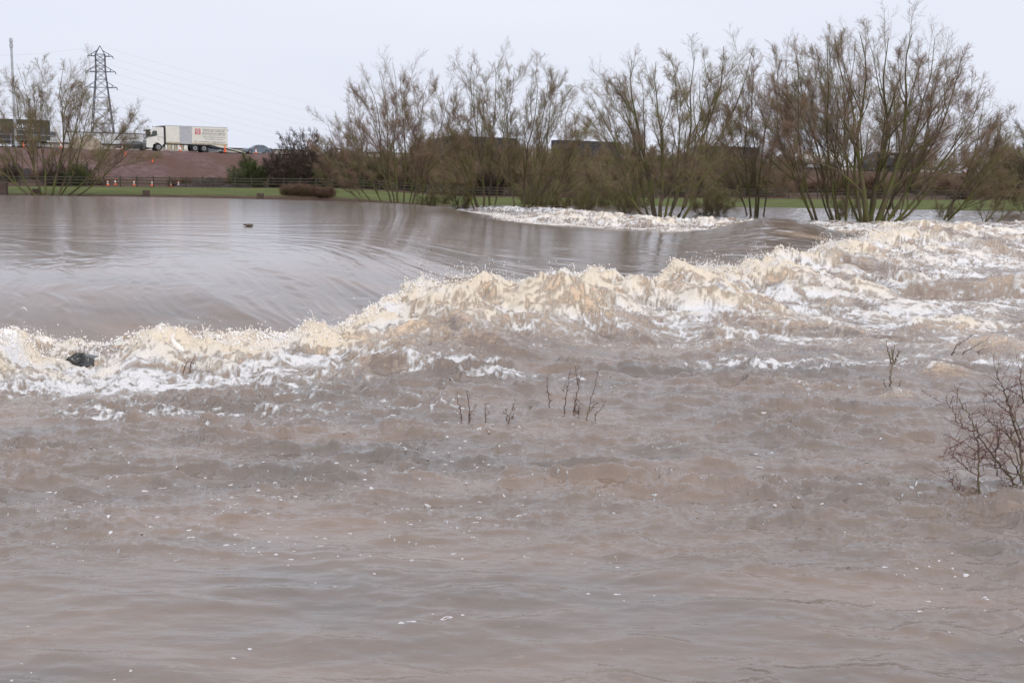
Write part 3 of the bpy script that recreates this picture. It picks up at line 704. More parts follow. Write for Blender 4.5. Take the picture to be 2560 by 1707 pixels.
for px in np.arange(1180, 2700, 42):
    place("far", px + trng.uniform(-14, 14), 440, trng.uniform(300, 345), trng.uniform(.60, .92), zc=2.0)
for px in (452, 470, 560, 580): place("far", px + 120, 440, 330, .42 + .1 * trng.rand(), zc=2.0)
for px in np.arange(1050, 1960, 38):
    q = (px - 1280) / 3000.0; place("brown2" if trng.rand() < .6 else "brown", px + trng.uniform(-10, 10), 440, 202 / (1 - .55 * q), trng.uniform(.62, .95))
# pale birch saplings on the bank
BIRCH = mat("birch_bark", (.42, .38, .33), .8, var=.25, scale=6)
def birch(px, y0, y1, D, lean):
    b_ = at_y(px, y0, D); b_.z = gz(b_.x, b_.y) - .2
    tp = at_y(px + lean, y1, D)
    tree("birch_sapling", b_, [(0, 0, 0, tp.x - b_.x, 0, tp.z - b_.z, .075)], "thin pale birch sapling on the brown bank right of centre", "birch", "birch saplings on the bank", trunkm=BIRCH, twig=TWIG, lim=(8, 4, 4), rfine=.01, base_shoots=0)
for a_ in ((1998, 470, 350, 205, 6), (2014, 472, 360, 200, -5), (2050, 470, 370, 208, 12), (2064, 472, 380, 206, 8), (2045, 470, 365, 210, -4), (2455, 480, 400, 200, 10), (2480, 482, 395, 205, 12), (2325, 480, 405, 204, -3)): birch(*a_)
# ---------------------------------------------------------------- mesh builder for made things
class MB:
    def __init__(s): s.v = []; s.f = []
    def add(s, V, F):
        n = len(s.v); s.v += [tuple(q) for q in V]; s.f += [tuple(i + n for i in f) for f in F]; return s
    def box(s, x0, x1, y0, y1, z0, z1, bev=0.0):
        if bev <= 0:
            V = [(x, y, z) for x in (x0, x1) for y in (y0, y1) for z in (z0, z1)]
            return s.add(V, [(0, 1, 3, 2), (4, 6, 7, 5), (0, 4, 5, 1), (2, 3, 7, 6), (0, 2, 6, 4), (1, 5, 7, 3)])
        bm = bmesh.new(); bmesh.ops.create_cube(bm, size=1)
        for q in bm.verts: q.co = Vector(((x0 + x1) / 2 + q.co.x * (x1 - x0), (y0 + y1) / 2 + q.co.y * (y1 - y0), (z0 + z1) / 2 + q.co.z * (z1 - z0)))
        bmesh.ops.bevel(bm, geom=bm.edges[:], offset=bev, segments=2, affect='EDGES', profile=.6)
        bm.verts.index_update(); s.add([q.co[:] for q in bm.verts], [[w.index for w in f.verts] for f in bm.faces]); bm.free(); return s
    def prism(s, prof, y0, y1, top=None):           # side outline (x, z) given thickness; top = outline on the far side
        n = len(prof); b = top or prof
        V = [(x, y0, z) for x, z in prof] + [(x, y1, z) for x, z in b]
        return s.add(V, [tuple(range(n)), tuple(range(2 * n - 1, n - 1, -1))] + [(i, i + n, (i + 1) % n + n, (i + 1) % n) for i in range(n)])
    def cyl(s, c, ax, r, h, n=20, r2=None, cap=True):
        r2 = r if r2 is None else r2; V = []
        for k, rr_ in ((0, r), (1, r2)):
            for i in range(n):
                a = 2 * math.pi * i / n; u_, w_ = rr_ * math.cos(a), rr_ * math.sin(a); t_ = k * h
                p = {'x': (t_, u_, w_), 'y': (u_, t_, w_), 'z': (u_, w_, t_)}[ax]
                V.append((c[0] + p[0], c[1] + p[1], c[2] + p[2]))
        F = [(i, (i + 1) % n, (i + 1) % n + n, i + n) for i in range(n)]
        if cap: F += [tuple(range(n))[::-1], tuple(range(n, 2 * n))]
        return s.add(V, F)
    def bar(s, a, b, r, n=4):
        a, b = Vector(a), Vector(b); d = (b - a).normalized(); q = d.orthogonal().normalized(); w = d.cross(q)
        V = [a + r * (math.cos(t) * q + math.sin(t) * w) for t in [2 * math.pi * i / n + .785 for i in range(n)]]
        V += [p + (b - a) for p in V]
        return s.add(V, [(i, (i + 1) % n, (i + 1) % n + n, i + n) for i in range(n)] + [tuple(range(n))[::-1], tuple(range(n, 2 * n))])
    def build(s, name, m, parent=None, smooth=False):
        me = bpy.data.meshes.new(name); me.from_pydata(s.v, [], s.f); me.update()
        bm = bmesh.new(); bm.from_mesh(me); bmesh.ops.recalc_face_normals(bm, faces=bm.faces[:]); bm.to_mesh(me); bm.free()
        if smooth:
            for p in me.polygons: p.use_smooth = True
        me.materials.append(m); o = bpy.data.objects.new(name, me); COL.objects.link(o)
        if parent: o.parent = parent
        return o
def empty(name, loc, rz=0.0, label=None, cat=None, group=None):
    o = bpy.data.objects.new(name, None); COL.objects.link(o); o.location = loc; o.rotation_euler = (0, 0, rz)
    return tag(o, label, cat, group)
def text_mesh(txt, size, x, z, y, m, parent, name="lettering", width=None, shear=0.0):
    cu = bpy.data.curves.new("lettering", 'FONT'); cu.body = txt; cu.size = size; cu.extrude = .004; cu.shear = shear
    cu.space_character = 1.05; cu.offset = size * .012
    o = bpy.data.objects.new("lettering", cu); COL.objects.link(o); bpy.context.view_layer.update()
    me = bpy.data.meshes.new_from_object(o.evaluated_get(bpy.context.evaluated_depsgraph_get()))
    bpy.data.objects.remove(o)
    xs = [v.co.x for v in me.vertices]; w = max(xs) - min(xs); k = (width / w) if width else 1.0; x0 = min(xs)
    for v in me.vertices: v.co = Vector((x + (v.co.x - x0) * k, y - v.co.z, z + v.co.y))
    me.materials.clear(); me.materials.append(m); o = bpy.data.objects.new(name, me); COL.objects.link(o); o.parent = parent
    return o

M = dict(
 white=mat("white_paint", (.74, .73, .68), .35, var=.06, scale=1.2), cream=mat("cream_panel", (.72, .70, .62), .45, var=.07, scale=1.5),
 grime=mat("road_grime", (.42, .36, .25), .8, var=.25, scale=2), grey=mat("grey_metal", (.46, .47, .49), .4, var=.08, scale=2),
 steel=mat("galvanised_steel", (.42, .44, .47), .5, var=.12, scale=3), dk=mat("black_plastic", (.022, .024, .03), .6, var=.2, scale=3),
 rub=mat("tyre_rubber", (.022, .022, .023), .85, var=.2, scale=8), hub=mat("wheel_rim", (.30, .30, .30), .45, metal=.3, var=.15, scale=6),
 glass=mat("vehicle_glass", (.05, .07, .08), .08, spec=.8), navy=mat("navy_curtain", (.030, .031, .040), .6, var=.25, scale=1.4),
 char=mat("charcoal_curtain", (.038, .040, .042), .6, var=.25, scale=1.2), red=mat("red_paint", (.50, .02, .03), .45, var=.06),
 orange=mat("orange_plastic", (.75, .12, .03), .5, var=.08, scale=5), wht=mat("white_letters", (.75, .75, .74), .5, var=.03),
 ink=mat("grey_lettering", (.20, .20, .22), .6, var=.05), conc=mat("barrier_concrete", (.36, .32, .28), .9, var=.18, scale=1.5),
 blue=mat("grey_blue_paint", (.14, .17, .21), .3, var=.05, coat=.4), cardk=mat("dark_car_paint", (.035, .042, .048), .3, var=.05, coat=.4),
 carw=mat("white_car_paint", (.68, .69, .70), .3, var=.04, coat=.3), cars=mat("silver_car_paint", (.38, .40, .42), .3, var=.04, coat=.3),
 bluec=mat("blue_emblem", (.05, .12, .30), .5, var=.05), wood=mat("weathered_timber", (.060, .052, .038), .9, var=.3, scale=5),
 brown=mat("dark_wet_timber", (.075, .048, .036), .8, var=.3, scale=4, bump=.5), lamp=mat("lamp_lens", (.7, .7, .66), .2),
 redl=mat("tail_lamp", (.45, .02, .02), .3), pyl=mat("pylon_steel", (.12, .12, .15), .6, var=.1), wire=mat("conductor", (.42, .43, .48), .6, var=.05))

def wheel(par, x, y, r, w=.28, dual=False):
    t_ = MB().cyl((x, y, r), 'y', r, w, 24).build("wheel", M['rub'], par)
    k = MB().cyl((x, y - .012, r), 'y', r * .58, .03, 18); k.build("rim", M['hub'], t_)
    MB().cyl((x, y - .05, r), 'y', r * .22, .05, 12).build("hub", M['dk'], t_)
    return t_

def s_at(px, d):
    """how far along the road the bearing px is met, d metres across it"""
    lo, hi = -60., 330.
    for _ in range(50):
        m_ = (lo + hi) / 2; p = road_pt(m_, d); q = CAMROT.transposed() @ (p - EYE)
        if CX + FPX * q.x / -q.z < px: lo = m_
        else: hi = m_
    return (lo + hi) / 2
RZ = PHI
def vehicle(name, px, d, label, cat, group=None, flip=False, dz=0.03):
    p = road_pt(s_at(px, d), d, dz)
    o = empty(name, p, RZ + (math.pi if flip else 0), label, cat, group); o.rotation_euler = (0, .0105 * (-1 if flip else 1), RZ + (math.pi if flip else 0))
    return o

# ---- white rigid lorry, x runs from its nose (left) to its tail
def rigid_lorry():
    o = vehicle("lorry", 362, -3.2, "white box lorry with red emblem and lowered tail ramp parked on the embankment road", "lorry")
    cab = MB()
    prof = [(.05, .45), (.02, 1.05), (.10, 1.75), (.28, 2.05), (.62, 2.95), (.95, 3.32), (1.7, 3.50), (2.45, 3.60), (2.55, 3.55), (2.55, .95), (2.05, .95), (1.95, 1.05), (1.65, 1.20), (1.35, 1.20), (1.05, 1.05), (.95, .75), (.90, .42)]
    cab.prism(prof, -1.22, 1.22).build("cab", M['white'], o)
    MB().prism([(.60, 1.98), (.98, 2.92), (1.56, 2.92), (1.60, 2.25), (1.0, 2.05)], -1.235, -1.215).build("side_window", M['glass'], o)
    MB().prism([(.10, 1.82), (.24, 2.08), (.58, 2.94), (.50, 2.97), (.12, 2.05), (.02, 1.84)], -1.1, 1.1).build("windscreen", M['glass'], o)
    MB().prism([(.30, 3.02), (.02, 3.02), (.0, 2.96), (.40, 2.86), (.72, 3.12)], -1.15, 1.15).build("sun_visor", M['dk'], o)
    MB().box(-.02, .62, -1.42, -1.24, 2.1, 2.75, .05).build("mirror", M['dk'], o)
    MB().prism([(1.60, 3.54), (2.1, 3.68), (2.72, 3.70), (2.72, 1.05), (2.58, 1.05), (2.60, 3.35), (2.45, 3.50)], -1.25, 1.25).build("air_deflector", M['dk'], o)
    g = MB()
    for z_ in (.55, .78, 1.0, 1.30): g.box(-.03, .03, -1.0, 1.0, z_, z_ + .12)
    g.build("grille", M['dk'], o)
    MB().box(-.04, .12, -1.2, -.9, .62, .8, .02).build("headlight", M['lamp'], o)
    MB().box(1.62, 1.86, -1.232, -1.222, 1.62, 1.68).build("door_handle", M['dk'], o)
    MB().cyl((1.05, -.9, 3.42), 'z', .07, .16, 8).build("beacon", M['dk'], o)
    b_ = MB().prism([(2.85, 1.10), (2.85, 3.78), (12.15, 3.78), (12.15, .70), (11.2, .72), (9.6, 1.10)], -1.25, 1.25).build("box_body", M['cream'], o)
    MB().box(2.83, 12.17, -1.262, -1.252, 3.71, 3.80).build("roof_rail", M['grey'], b_)
    MB().prism([(2.86, 1.12), (2.86, 1.36), (12.14, 1.30), (12.14, 1.10), (11.9, .95), (9.7, 1.12)], -1.262, -1.252).build("grime_band", M['grime'], b_)
    d_ = MB()
    for k in range(13): d_.box(4.98, 6.62, -1.275, -1.262, 1.16 + k * .177, 1.16 + k * .177 + .165)
    d_.build("roller_shutter", M['grey'], o)
    MB().box(4.88, 6.75, -1.30, -1.258, 3.47, 3.76).build("shutter_box", M['steel'], o)
    for x_ in (4.9, 6.66): MB().box(x_, x_ + .07, -1.282, -1.256, 1.14, 3.47).build("door_rail", M['steel'], o)
    MB().box(2.85, 11.4, -1.0, 1.0, .80, 1.09).build("chassis", M['dk'], o)
    MB().prism([(9.4, 1.08), (9.7, 1.10), (11.3, .72), (12.2, .66), (12.2, .48), (11.2, .46), (9.9, .62), (9.4, .80)], -1.2, 1.2).build("beaver_tail", M['dk'], o)
    for k, x_ in enumerate((2.75, 3.12, 3.78, 4.10, 4.55, 4.98, 5.50)):
        MB().box(x_, x_ + (.30, .58, .25, .36, .36, .42, .55)[k], -1.24, -.9, .24, .92, .02).build("side_locker", M['grime'] if k % 2 else M['cream'], o)
    for x_ in (1.75, 7.2, 8.55): wheel(o, x_, -1.23, .53); 
    for x_ in (1.75, 7.2, 8.55): wheel(o, x_, .95, .53)
    MB().prism([(6.55, 1.05), (9.3, 1.05), (9.35, .6), (9.25, .6), (9.2, .95), (6.6, .95), (6.5, .5), (6.4, .5)], -1.24, -.9).build("mudguard", M['dk'], o)
    MB().prism([(12.2, .72), (12.2, .62), (15.0, -.02), (15.1, .05)], -1.1, 1.1).build("ramp", M['cream'], o)
    MB().box(12.15, 12.2, -1.24, -1.16, .1, .6).build("prop_leg", M['dk'], o)
    MB().box(12.16, 12.3, -1.2, -1.1, 3.3, 3.45).build("marker_lamp", M['dk'], o)
    lg = MB().box(7.22, 8.02, -1.266, -1.254, 2.60, 3.42).build("emblem_panel", M['red'], o)
    y_ = -1.268
    def ribbon(pts, w):
        mb = MB()
        for i in range(len(pts) - 1):
            (x0, z0), (x1, z1) = pts[i], pts[i + 1]
            mb.add([(x0 - w, y_, z0), (x0 + w, y_, z0), (x1 + w, y_, z1), (x1 - w, y_, z1), (x0 - w, y_ + .004, z0), (x0 + w, y_ + .004, z0), (x1 + w, y_ + .004, z1), (x1 - w, y_ + .004, z1)],
                   [(0, 1, 2, 3), (4, 7, 6, 5), (0, 3, 7, 4), (1, 5, 6, 2)])
        mb.build("emblem_stroke", M['wht'], lg)
    ribbon([(7.48, 3.36), (7.34, 3.18), (7.38, 3.0), (7.50, 2.85), (7.44, 2.66)], .045)
    ribbon([(7.66, 3.38), (7.52, 3.2), (7.58, 3.0), (7.72, 2.84), (7.62, 2.64)], .045)
    ribbon([(7.78, 2.66), (7.82, 2.9), (7.74, 3.34)], .04); ribbon([(7.74, 3.34), (7.94, 3.2), (7.80, 2.98)], .035)
    MB().box(8.22, 11.82, y_, -1.254, 3.36, 3.395).build("rule", M['ink'], o); MB().box(8.22, 11.82, y_, -1.254, 2.50, 2.53).build("rule", M['ink'], o)
    text_mesh("SPECIALIST SURFACE", .38, 8.42, 3.03, -1.256, M['ink'], o, width=3.25)
    text_mesh("PREPARATION LIMITED", .38, 8.26, 2.64, -1.256, M['ink'], o, width=3.55)
    text_mesh("Captive & Open Abrasive Cleaning", .24, 8.40, 2.18, -1.256, M['ink'], o, width=3.35, shear=.2)
    text_mesh("Concrete Planing & Grinding", .24, 8.70, 1.86, -1.256, M['ink'], o, width=2.75, shear=.2)
    text_mesh("TEL. 01734 840052", .27, 7.06, 1.43, -1.266, M['ink'], o, width=2.35)
    text_mesh("info@sspltd.org.uk", .27, 9.62, 1.43, -1.266, M['ink'], o, width=2.2)
    return o
rigid_lorry()

# ---- articulated lorries: nose at x = 0, trailer from 3.0 to 16.6
def artic(px, d, label, skin, cabm, flip=False, texts=(), cat="lorry", emblem=None, tank=False, at_tail=False, H=4.0):
    o = vehicle("articulated_lorry", px, d, label, cat, None, flip)
    if at_tail: o.location = o.location - Vector((UX, UY, -.0105)) * 16.6
    near = 1 if flip else -1
    ys = lambda a, b: (a, b) if near < 0 else (-b, -a)
    MB().prism([(.05, .40), (.0, 1.2), (.1, 1.7), (.5, 2.9), (1.0, 3.45), (2.2, 3.7), (2.25, .9), (1.9, .95), (1.7, 1.15), (1.3, 1.15), (1.05, .95), (.9, .4)], -1.23, 1.23).build("cab", cabm, o)
    a, b = ys(-1.25, -1.235); MB().prism([(.55, 1.95), (.8, 2.75), (1.5, 2.75), (1.5, 2.0)], a, b).build("side_window", M['glass'], o)
    MB().prism([(.12, 1.8), (.5, 2.85), (.46, 2.88), (.06, 1.82)], -1.1, 1.1).build("windscreen", M['glass'], o)
    MB().box(2.0, 16.2, -.5, .5, .85, 1.18).build("chassis", M['dk'], o)
    if tank:
        V = []; F = []; xs = (3.1, 3.5, 4.3, 14.8, 15.7, 16.1); rs_ = (.45, .85, 1.05, 1.05, .85, .45); n = 20
        for x_, r_ in zip(xs, rs_):
            for i in range(n): V.append((x_, r_ * 1.12 * math.cos(6.2832 * i / n), 2.25 + r_ * math.sin(6.2832 * i / n)))
        for k in range(5): F += [(k * n + i, k * n + (i + 1) % n, (k + 1) * n + (i + 1) % n, (k + 1) * n + i) for i in range(n)]
        F += [tuple(range(n))[::-1], tuple(range(5 * n, 6 * n))]
        MB().add(V, F).build("tank", skin, o, True)
        MB().box(0.0, 2.2, -1.26, 1.26, 1.25, 1.55).build("red_band", M['orange'], o)
        MB().box(4.5, 14.5, -.25, .25, 3.3, 3.42).build("walkway", M['grey'], o)
    else:
        t_ = MB().box(3.0, 16.6, -1.26, 1.26, 1.18, H, .04).build("trailer_body", skin, o)
        st = MB()
        for k in range(1, 9): st.box(3.0 + k * 1.51, 3.03 + k * 1.51, -1.275 if near < 0 else 1.262, -1.262 if near < 0 else 1.275, 1.25, H - .1)
        st.build("curtain_strap", M['dk'], t_)
        a, b = ys(-1.275, -1.262); MB().box(3.0, 16.6, a, b, H - .12, H + .01).build("top_rail", M['dk'], t_)
    a, b = ys(-1.2, -1.14); MB().box(6.2, 11.6, a, b, .45, 1.0).build("side_guard", M['grey'] if tank else M['dk'], o)
    for x_ in (1.45, 4.2, 12.3, 13.6, 14.9):
        for y_ in (-1.25, .97): wheel(o, x_, y_, .50)
    for (tx, size, x_, z_, w_) in texts: text_mesh(tx, size, x_, z_, -1.280, M['wht'], o, width=w_)
    if emblem:
        for q in range(2): MB().cyl((emblem[0] + .9 * q, -1.29, emblem[1]), 'y', .42, .02, 16).build("emblem", M['bluec'] if q == 0 else M['red'], o)
    return o
l1 = artic(124, 1.2, "dark box lorry with white lettering at the left edge, behind the willow", M['char'], M['char'], at_tail=True,
      texts=(("WHITE", .92, 11.9, 2.72, 2.45), ("& HOLT", .62, 8.0, 2.45, 2.0), ("CURTIS", .5, 8.1, 3.1, 1.7)))
MB().box(12.1, 13.2, -1.29, -1.275, 2.55, 2.60).build("rule", M['wht'], l1)
artic(1072, 1.2, "navy curtain-sided lorry seen through the forked willow's stems", M['navy'], M['char'], flip=False)
artic(1575, 1.2, "dark lorry with white cab on the road behind the willow scrub", M['navy'], M['white'], flip=True, emblem=None)
artic(1718, 1.2, "long dark lorry above the bank between the two halves of the split-trunk willow", M['navy'], M['char'])
artic(1950, 1.2, "white tanker lorry with orange band on its cab, behind the leaning willow", M['white'], M['white'], tank=True)
artic(2300, 1.2, "dark lorry with white letters behind the widest willow", M['navy'], M['char'], at_tail=True, texts=(("ALL", .75, 4.0, 2.9, 1.5), ("TE", .6, 6.0, 2.9, 1.0), ("AT", .6, 8.6, 2.95, .9)))
artic(2478, 1.2, "dark lorry with a pale cab at the right edge of the picture", M['char'], M['cream'])
# pale low lorry on the far carriageway
artic(112, 12.0, "pale lorry on the far carriageway behind the left-hand willow", M['carw'], M['carw'], H=2.9)

# ---- cars
def car(px, d, paint, label, flip=False, est=False, group=None):
    o = vehicle("car", px, d, label, "car", group, flip)
    L = 4.5
    body = [(.0, .35), (.02, .62), (.15, .74), (1.0, .90), (1.15, .94), (4.1, .98), (4.42, .90), (4.5, .60), (4.46, .32)]
    cut = body + [(3.98, .30), (3.92, .55), (3.62, .70), (3.32, .55), (3.26, .26), (1.26, .26), (1.2, .55), (.9, .70), (.6, .55), (.54, .30)]
    MB().prism(cut, -.86, .86).build("body", paint, o)
    rl = 4.25 if est else 3.95
    lo = [(1.05, .92), (1.85, 1.40), (2.3, 1.47), (3.1, 1.45), (rl - .45, 1.30), (rl, .97)]
    V = [(x, -.82, z) if z < 1 else (x, -.62, z) for x, z in lo] + [(x, .82, z) if z < 1 else (x, .62, z) for x, z in lo]
    n = len(lo)
    MB().add(V, [tuple(range(n)), tuple(range(2 * n - 1, n - 1, -1))] + [(i, i + n, (i + 1) % n + n, (i + 1) % n) for i in range(n)]).build("roof", paint, o)
    for sgn in (-1, 1):
        def wp(x, z, k=1.0):
            y = .82 - .20 * min(1, max(0, (z - .94) / .48)); return (x, sgn * (y + .012), z)
        for a in ([(1.35, .98), (1.88, 1.34), (2.42, 1.40), (2.42, .98)], [(2.5, .98), (2.5, 1.40), (3.1, 1.38), (rl - .5, 1.26), (rl - .28, 1.0)]):
            P_ = [wp(x, z) for x, z in a]; Q_ = [(x, y - sgn * .02, z) for x, y, z in P_]; m_ = len(a)
            MB().add(P_ + Q_, [tuple(range(m_)), tuple(range(2 * m_ - 1, m_ - 1, -1))] + [(i, i + m_, (i + 1) % m_ + m_, (i + 1) % m_) for i in range(m_)]).build("window", M['glass'], o)
    for x_ in (.9, 3.62):
        for y_ in (-.87, .65): wheel(o, x_, y_, .33, .22)
    for y_ in (-.78, .58): MB().box(-.01, .12, y_, y_ + .2, .62, .74, .02).build("headlight", M['lamp'], o)
    for y_ in (-.84, .64): MB().box(4.42, 4.51, y_, y_ + .2, .66, .82, .02).build("tail_light", M['redl'], o)
    return o
car(296, 1.0, M['cardk'], "dark car right in front of the white lorry's cab")
car(498, 1.4, M['cars'], "silver car seen beneath the white lorry's tail")
car(608, 1.0, M['blue'], "grey-blue saloon car on the road right of the lorry's ramp")
car(796, 1.0, M['carw'], "white car half hidden by the dark thorn bushes", est=True)
car(1590, 1.0, M['cars'], "pale car between the white cab and the split-trunk willow")
car(2345, 1.0, M['cardk'], "dark car on the road seen right of the widest willow's trunks")
car(2408, 1.2, M['cars'], "silver car at the far right, left of the last dark lorry")
car(2205, 5.0, M['blue'], "blue-grey car behind the widest willow's trunks")

# ---- traffic cones
def cone_proto(style):
    o = empty("traffic_cone", (0, 0, 0), 0, "orange traffic cone", "traffic cone", None)
    MB().box(-.19, .19, -.19, .19, 0, .04, .01).build("base", M['orange'] if style else M['dk'], o)
    MB().cyl((0, 0, .04), 'z', .15, .71, 16, .03).build("body", M['orange'], o)
    if style: MB().cyl((0, 0, .22), 'z', .121, .30, 16, .073).build("sleeve", M['wht'], o)
    return o
CP = {1: [cone_proto(1), False], 0: [cone_proto(0), False]}
def cone(style, p, label, sc=1.0, lie=False, group=None):
    pr, used = CP[style]; o = copy_tree(pr) if used else pr; CP[style][1] = True
    o.location = p; o.scale = (sc,) * 3; o["label"] = label
    if group: o["group"] = group
    if lie: o.rotation_euler = (0, R(84), .5); o.location.z += .15
    return o
for px, st, sc, lb in ((59, 0, 1.0, "orange cone at the roadside by the mast"), (152, 1, 1.25, "red and white cone at the roadside right of the dark lettered lorry"), (306, 1, 1.1, "red and white cone in front of the dark car"),
                   (451, 1, 1.25, "red and white cone beside the white lorry's side lockers"), (563, 0, 1.55, "tall plain orange cone at the lorry's ramp"),
                   (640, 1, 1.15, "red and white cone in front of the grey-blue saloon"), (716, 1, .9, "red and white cone left of the dark thorn bushes, on the road"), (2413, 1, 1.4, "red and white cone on the roadside at the far right")):
    cone(st, road_pt(s_at(px, -5.3), -5.3, -.02), lb, sc, group="traffic cones along the road")
for px, py, D, st, lb in ((315, 418, 172, 0, "plain orange cone on the bare slope, nearer the willow"), (382, 416, 171, 0, "plain orange cone on the bare slope below the lorry's nose"),
                      (269, 456, 154, 1, "red and white cone at the foot of the slope, leftmost upright one"), (288, 452, 156, 1, "red and white cone just right of the leftmost upright one"), (335, 455, 155, 1, "red and white cone below the gap left of the lorry"),
                      (380, 457, 155, 1, "red and white cone on the flat ground under the lorry's nose"), (427, 453, 157, 1, "red and white cone, rear one of a close pair below the lorry"), (426, 460, 152, 1, "red and white cone, front one of a close pair below the lorry"),
                      (446, 459, 153, 1, "red and white cone right of the close pair"), (459, 450, 160, 1, "small red and white cone furthest right at the foot of the slope")):
    p = at_y(px, py, D); p.z = gz(p.x, p.y) - .02; cone(st, p, lb, 1.05 if st else .9, group="traffic cones below the embankment")
p = at_y(22, 452, 154); p.z = gz(p.x, p.y); cone(1, p, "red and white cone lying on its side at the left edge", 1.1, True)

# ---- concrete barrier and guard rails along the road
def run(name, d, s0, s1, step, label, cat, mk):
    o = empty(name, road_pt(s0, d, 0), 0, label, cat); mk(o, d, s0, s1, step); return o
def barrier(o, d, s0, s1, step):
    mb = MB(); pts = [road_pt(s_, d) - o.location for s_ in np.arange(s0, s1 + .1, step)]
    N_ = Vector((-UY, UX, 0)); sec = [(-.28, 0), (-.26, .2), (-.12, .4), (-.09, .8), (.09, .8), (.12, .4), (.26, .2), (.28, 0)]
    V = [q + N_ * a + Vector((0, 0, b_)) for q in pts for a, b_ in sec]; m_ = len(sec)
    F = [(k * m_ + i, k * m_ + i + 1, (k + 1) * m_ + i + 1, (k + 1) * m_ + i) for k in range(len(pts) - 1) for i in range(m_ - 1)]
    mb.add(V, F); mb.build("wall", M['conc'], o)
    rl = MB().add([q + N_ * a + Vector((0, 0, b_)) for q in pts for a, b_ in ((-.12, .803), (-.12, .98), (.1, .98), (.1, .803))],
                  [(k * 4 + i, k * 4 + (i + 1) % 4, (k + 1) * 4 + (i + 1) % 4, (k + 1) * 4 + i) for k in range(len(pts) - 1) for i in range(4)])
    rl.build("rail", M['dk'], o)
run("road_barrier", 3.6, -24, 230, 4, "low concrete barrier with dark top rail along the middle of the road", "barrier", barrier)
def guard(o, d, s0, s1, step):
    a, b_ = road_pt(s0, d) - o.location, road_pt(s1, d) - o.location
    for h_ in (1.72, 1.0, .3): MB().bar(a + Vector((0, 0, h_)), b_ + Vector((0, 0, h_)), .035).build("rail", M['steel'], o)
    n = int((s1 - s0) / step)
    for k in range(n + 1):
        q = a.lerp(b_, k / n); MB().bar(q + Vector((0, 0, -.3)), q + Vector((0, 0, 1.75)), .035).build("post", M['steel'], o)
g0 = s_at(-30, -5.0); run("guard_rail", -5.0, g0, s_at(142, -5.0), 2.4, "thin steel guard rail in front of the dark lettered lorry", "railing", guard)

# ---- spoil heap behind the left willow
def mound(c, lx, ly, h, label, m, name="spoil_heap", cat="mound", seed=0):
    n, k = 40, 14; V = []; F = []
    for j in range(k + 1):
        q = j / k
        for i in range(n):
            a = 2 * math.pi * i / n; x, y = lx * q * math.cos(a), ly * q * math.sin(a)
            z = h * (1 - q ** 2.2) * (1 + .35 * float(gn(np.array([x * .9 + seed]), np.array([y * .9]))[0])) - .12 * q + .10 * h * float(gn(np.array([x * 3. + seed]), np.array([y * 3.]))[0])
            V.append((x, y, z))
    for j in range(k):
        F += [(j * n + i, j * n + (i + 1) % n, (j + 1) * n + (i + 1) % n, (j + 1) * n + i) for i in range(n)]
    o = MB().add(V, F).build(name, m, None, True); o.location = c; o.rotation_euler = (0, 0, RZ); return tag(o, label, cat)
soilm = mat("sandy_spoil", (.30, .25, .19), .95, var=.3, scale=2, bump=.4)
mound(road_pt(s_at(214, -5.2), -5.2, -.1), 2.9, 1.2, 2.0, "sandy spoil heap on the roadside behind the left-hand willow", soilm)
dsoil = mat("dark_spoil", (.045, .032, .03), .95, var=.5, scale=4, bump=.6)
for px, py, D, a, h_, lb in ((520, 462, 152, 3.0, 1.15, "dark heap of brushwood at the foot of the bare slope, right of the cones"), (50, 455, 154, 2.2, 1.9, "dark heap of brushwood at the far left behind the fence"), (590, 470, 151, 2.4, .6, "low dark heap of earth left of the green bush"), (475, 466, 153, 2.6, .45, "lowest dark heap of earth beside the small cone")):
    p = at_y(px, py, D); p.z = gz(p.x, p.y) - .05; mound(p, a, .9, h_, lb, dsoil, "brushwood_heap", "heap", px)

# ---- post and rail fence
fo_ = empty("field_fence", Vector((-76, 151 + .12 * -76, 0)), 0, "old wooden post and rail fence along the back of the meadow", "fence")
fpts = []
xs = np.arange(-76, 76, 1.92)
for x_ in xs:
    y_ = 151 + .12 * x_; fpts.append(Vector((x_, y_, gz(x_, y_))) - fo_.location)
for q in fpts: MB().box(q.x - .07, q.x + .07, q.y - .05, q.y + .05, q.z - .3, q.z + 1.28 + random.uniform(-.04, .05)).build("post", M['wood'], fo_)
for h_ in (.45, .8, 1.12):
    mb = MB()
    V = [(q.x, q.y + a, q.z + h_ + b_ + random.uniform(-.015, .015)) for q in fpts for a, b_ in ((-.075, -.05), (-.075, .05), (-.052, .05), (-.052, -.05))]
    mb.add(V, [(k * 4 + i, k * 4 + (i + 1) % 4, (k + 1) * 4 + (i + 1) % 4, (k + 1) * 4 + i) for k in range(len(fpts) - 1) for i in range(4)]).build("rail", M['wood'], fo_)

# ---- mast, pylons, wires
mp_ = road_pt(s_at(40, -4), -4)
mo = empty("lighting_mast", mp_, 0, "tall slim grey mast with a collar at its top, left edge", "mast")
ht = (at_y(38, 97, mp_.y) - mp_).z
MB().cyl((0, 0, -.3), 'z', .21, ht + .3, 16, .15).build("pole", M['steel'], mo)
MB().cyl((0, 0, ht - 1.2), 'z', .24, .5, 16).build("collar", M['grey'], mo); MB().cyl((0, 0, ht - .5), 'z', .26, .55, 16, .2).build("head", M['steel'], mo)

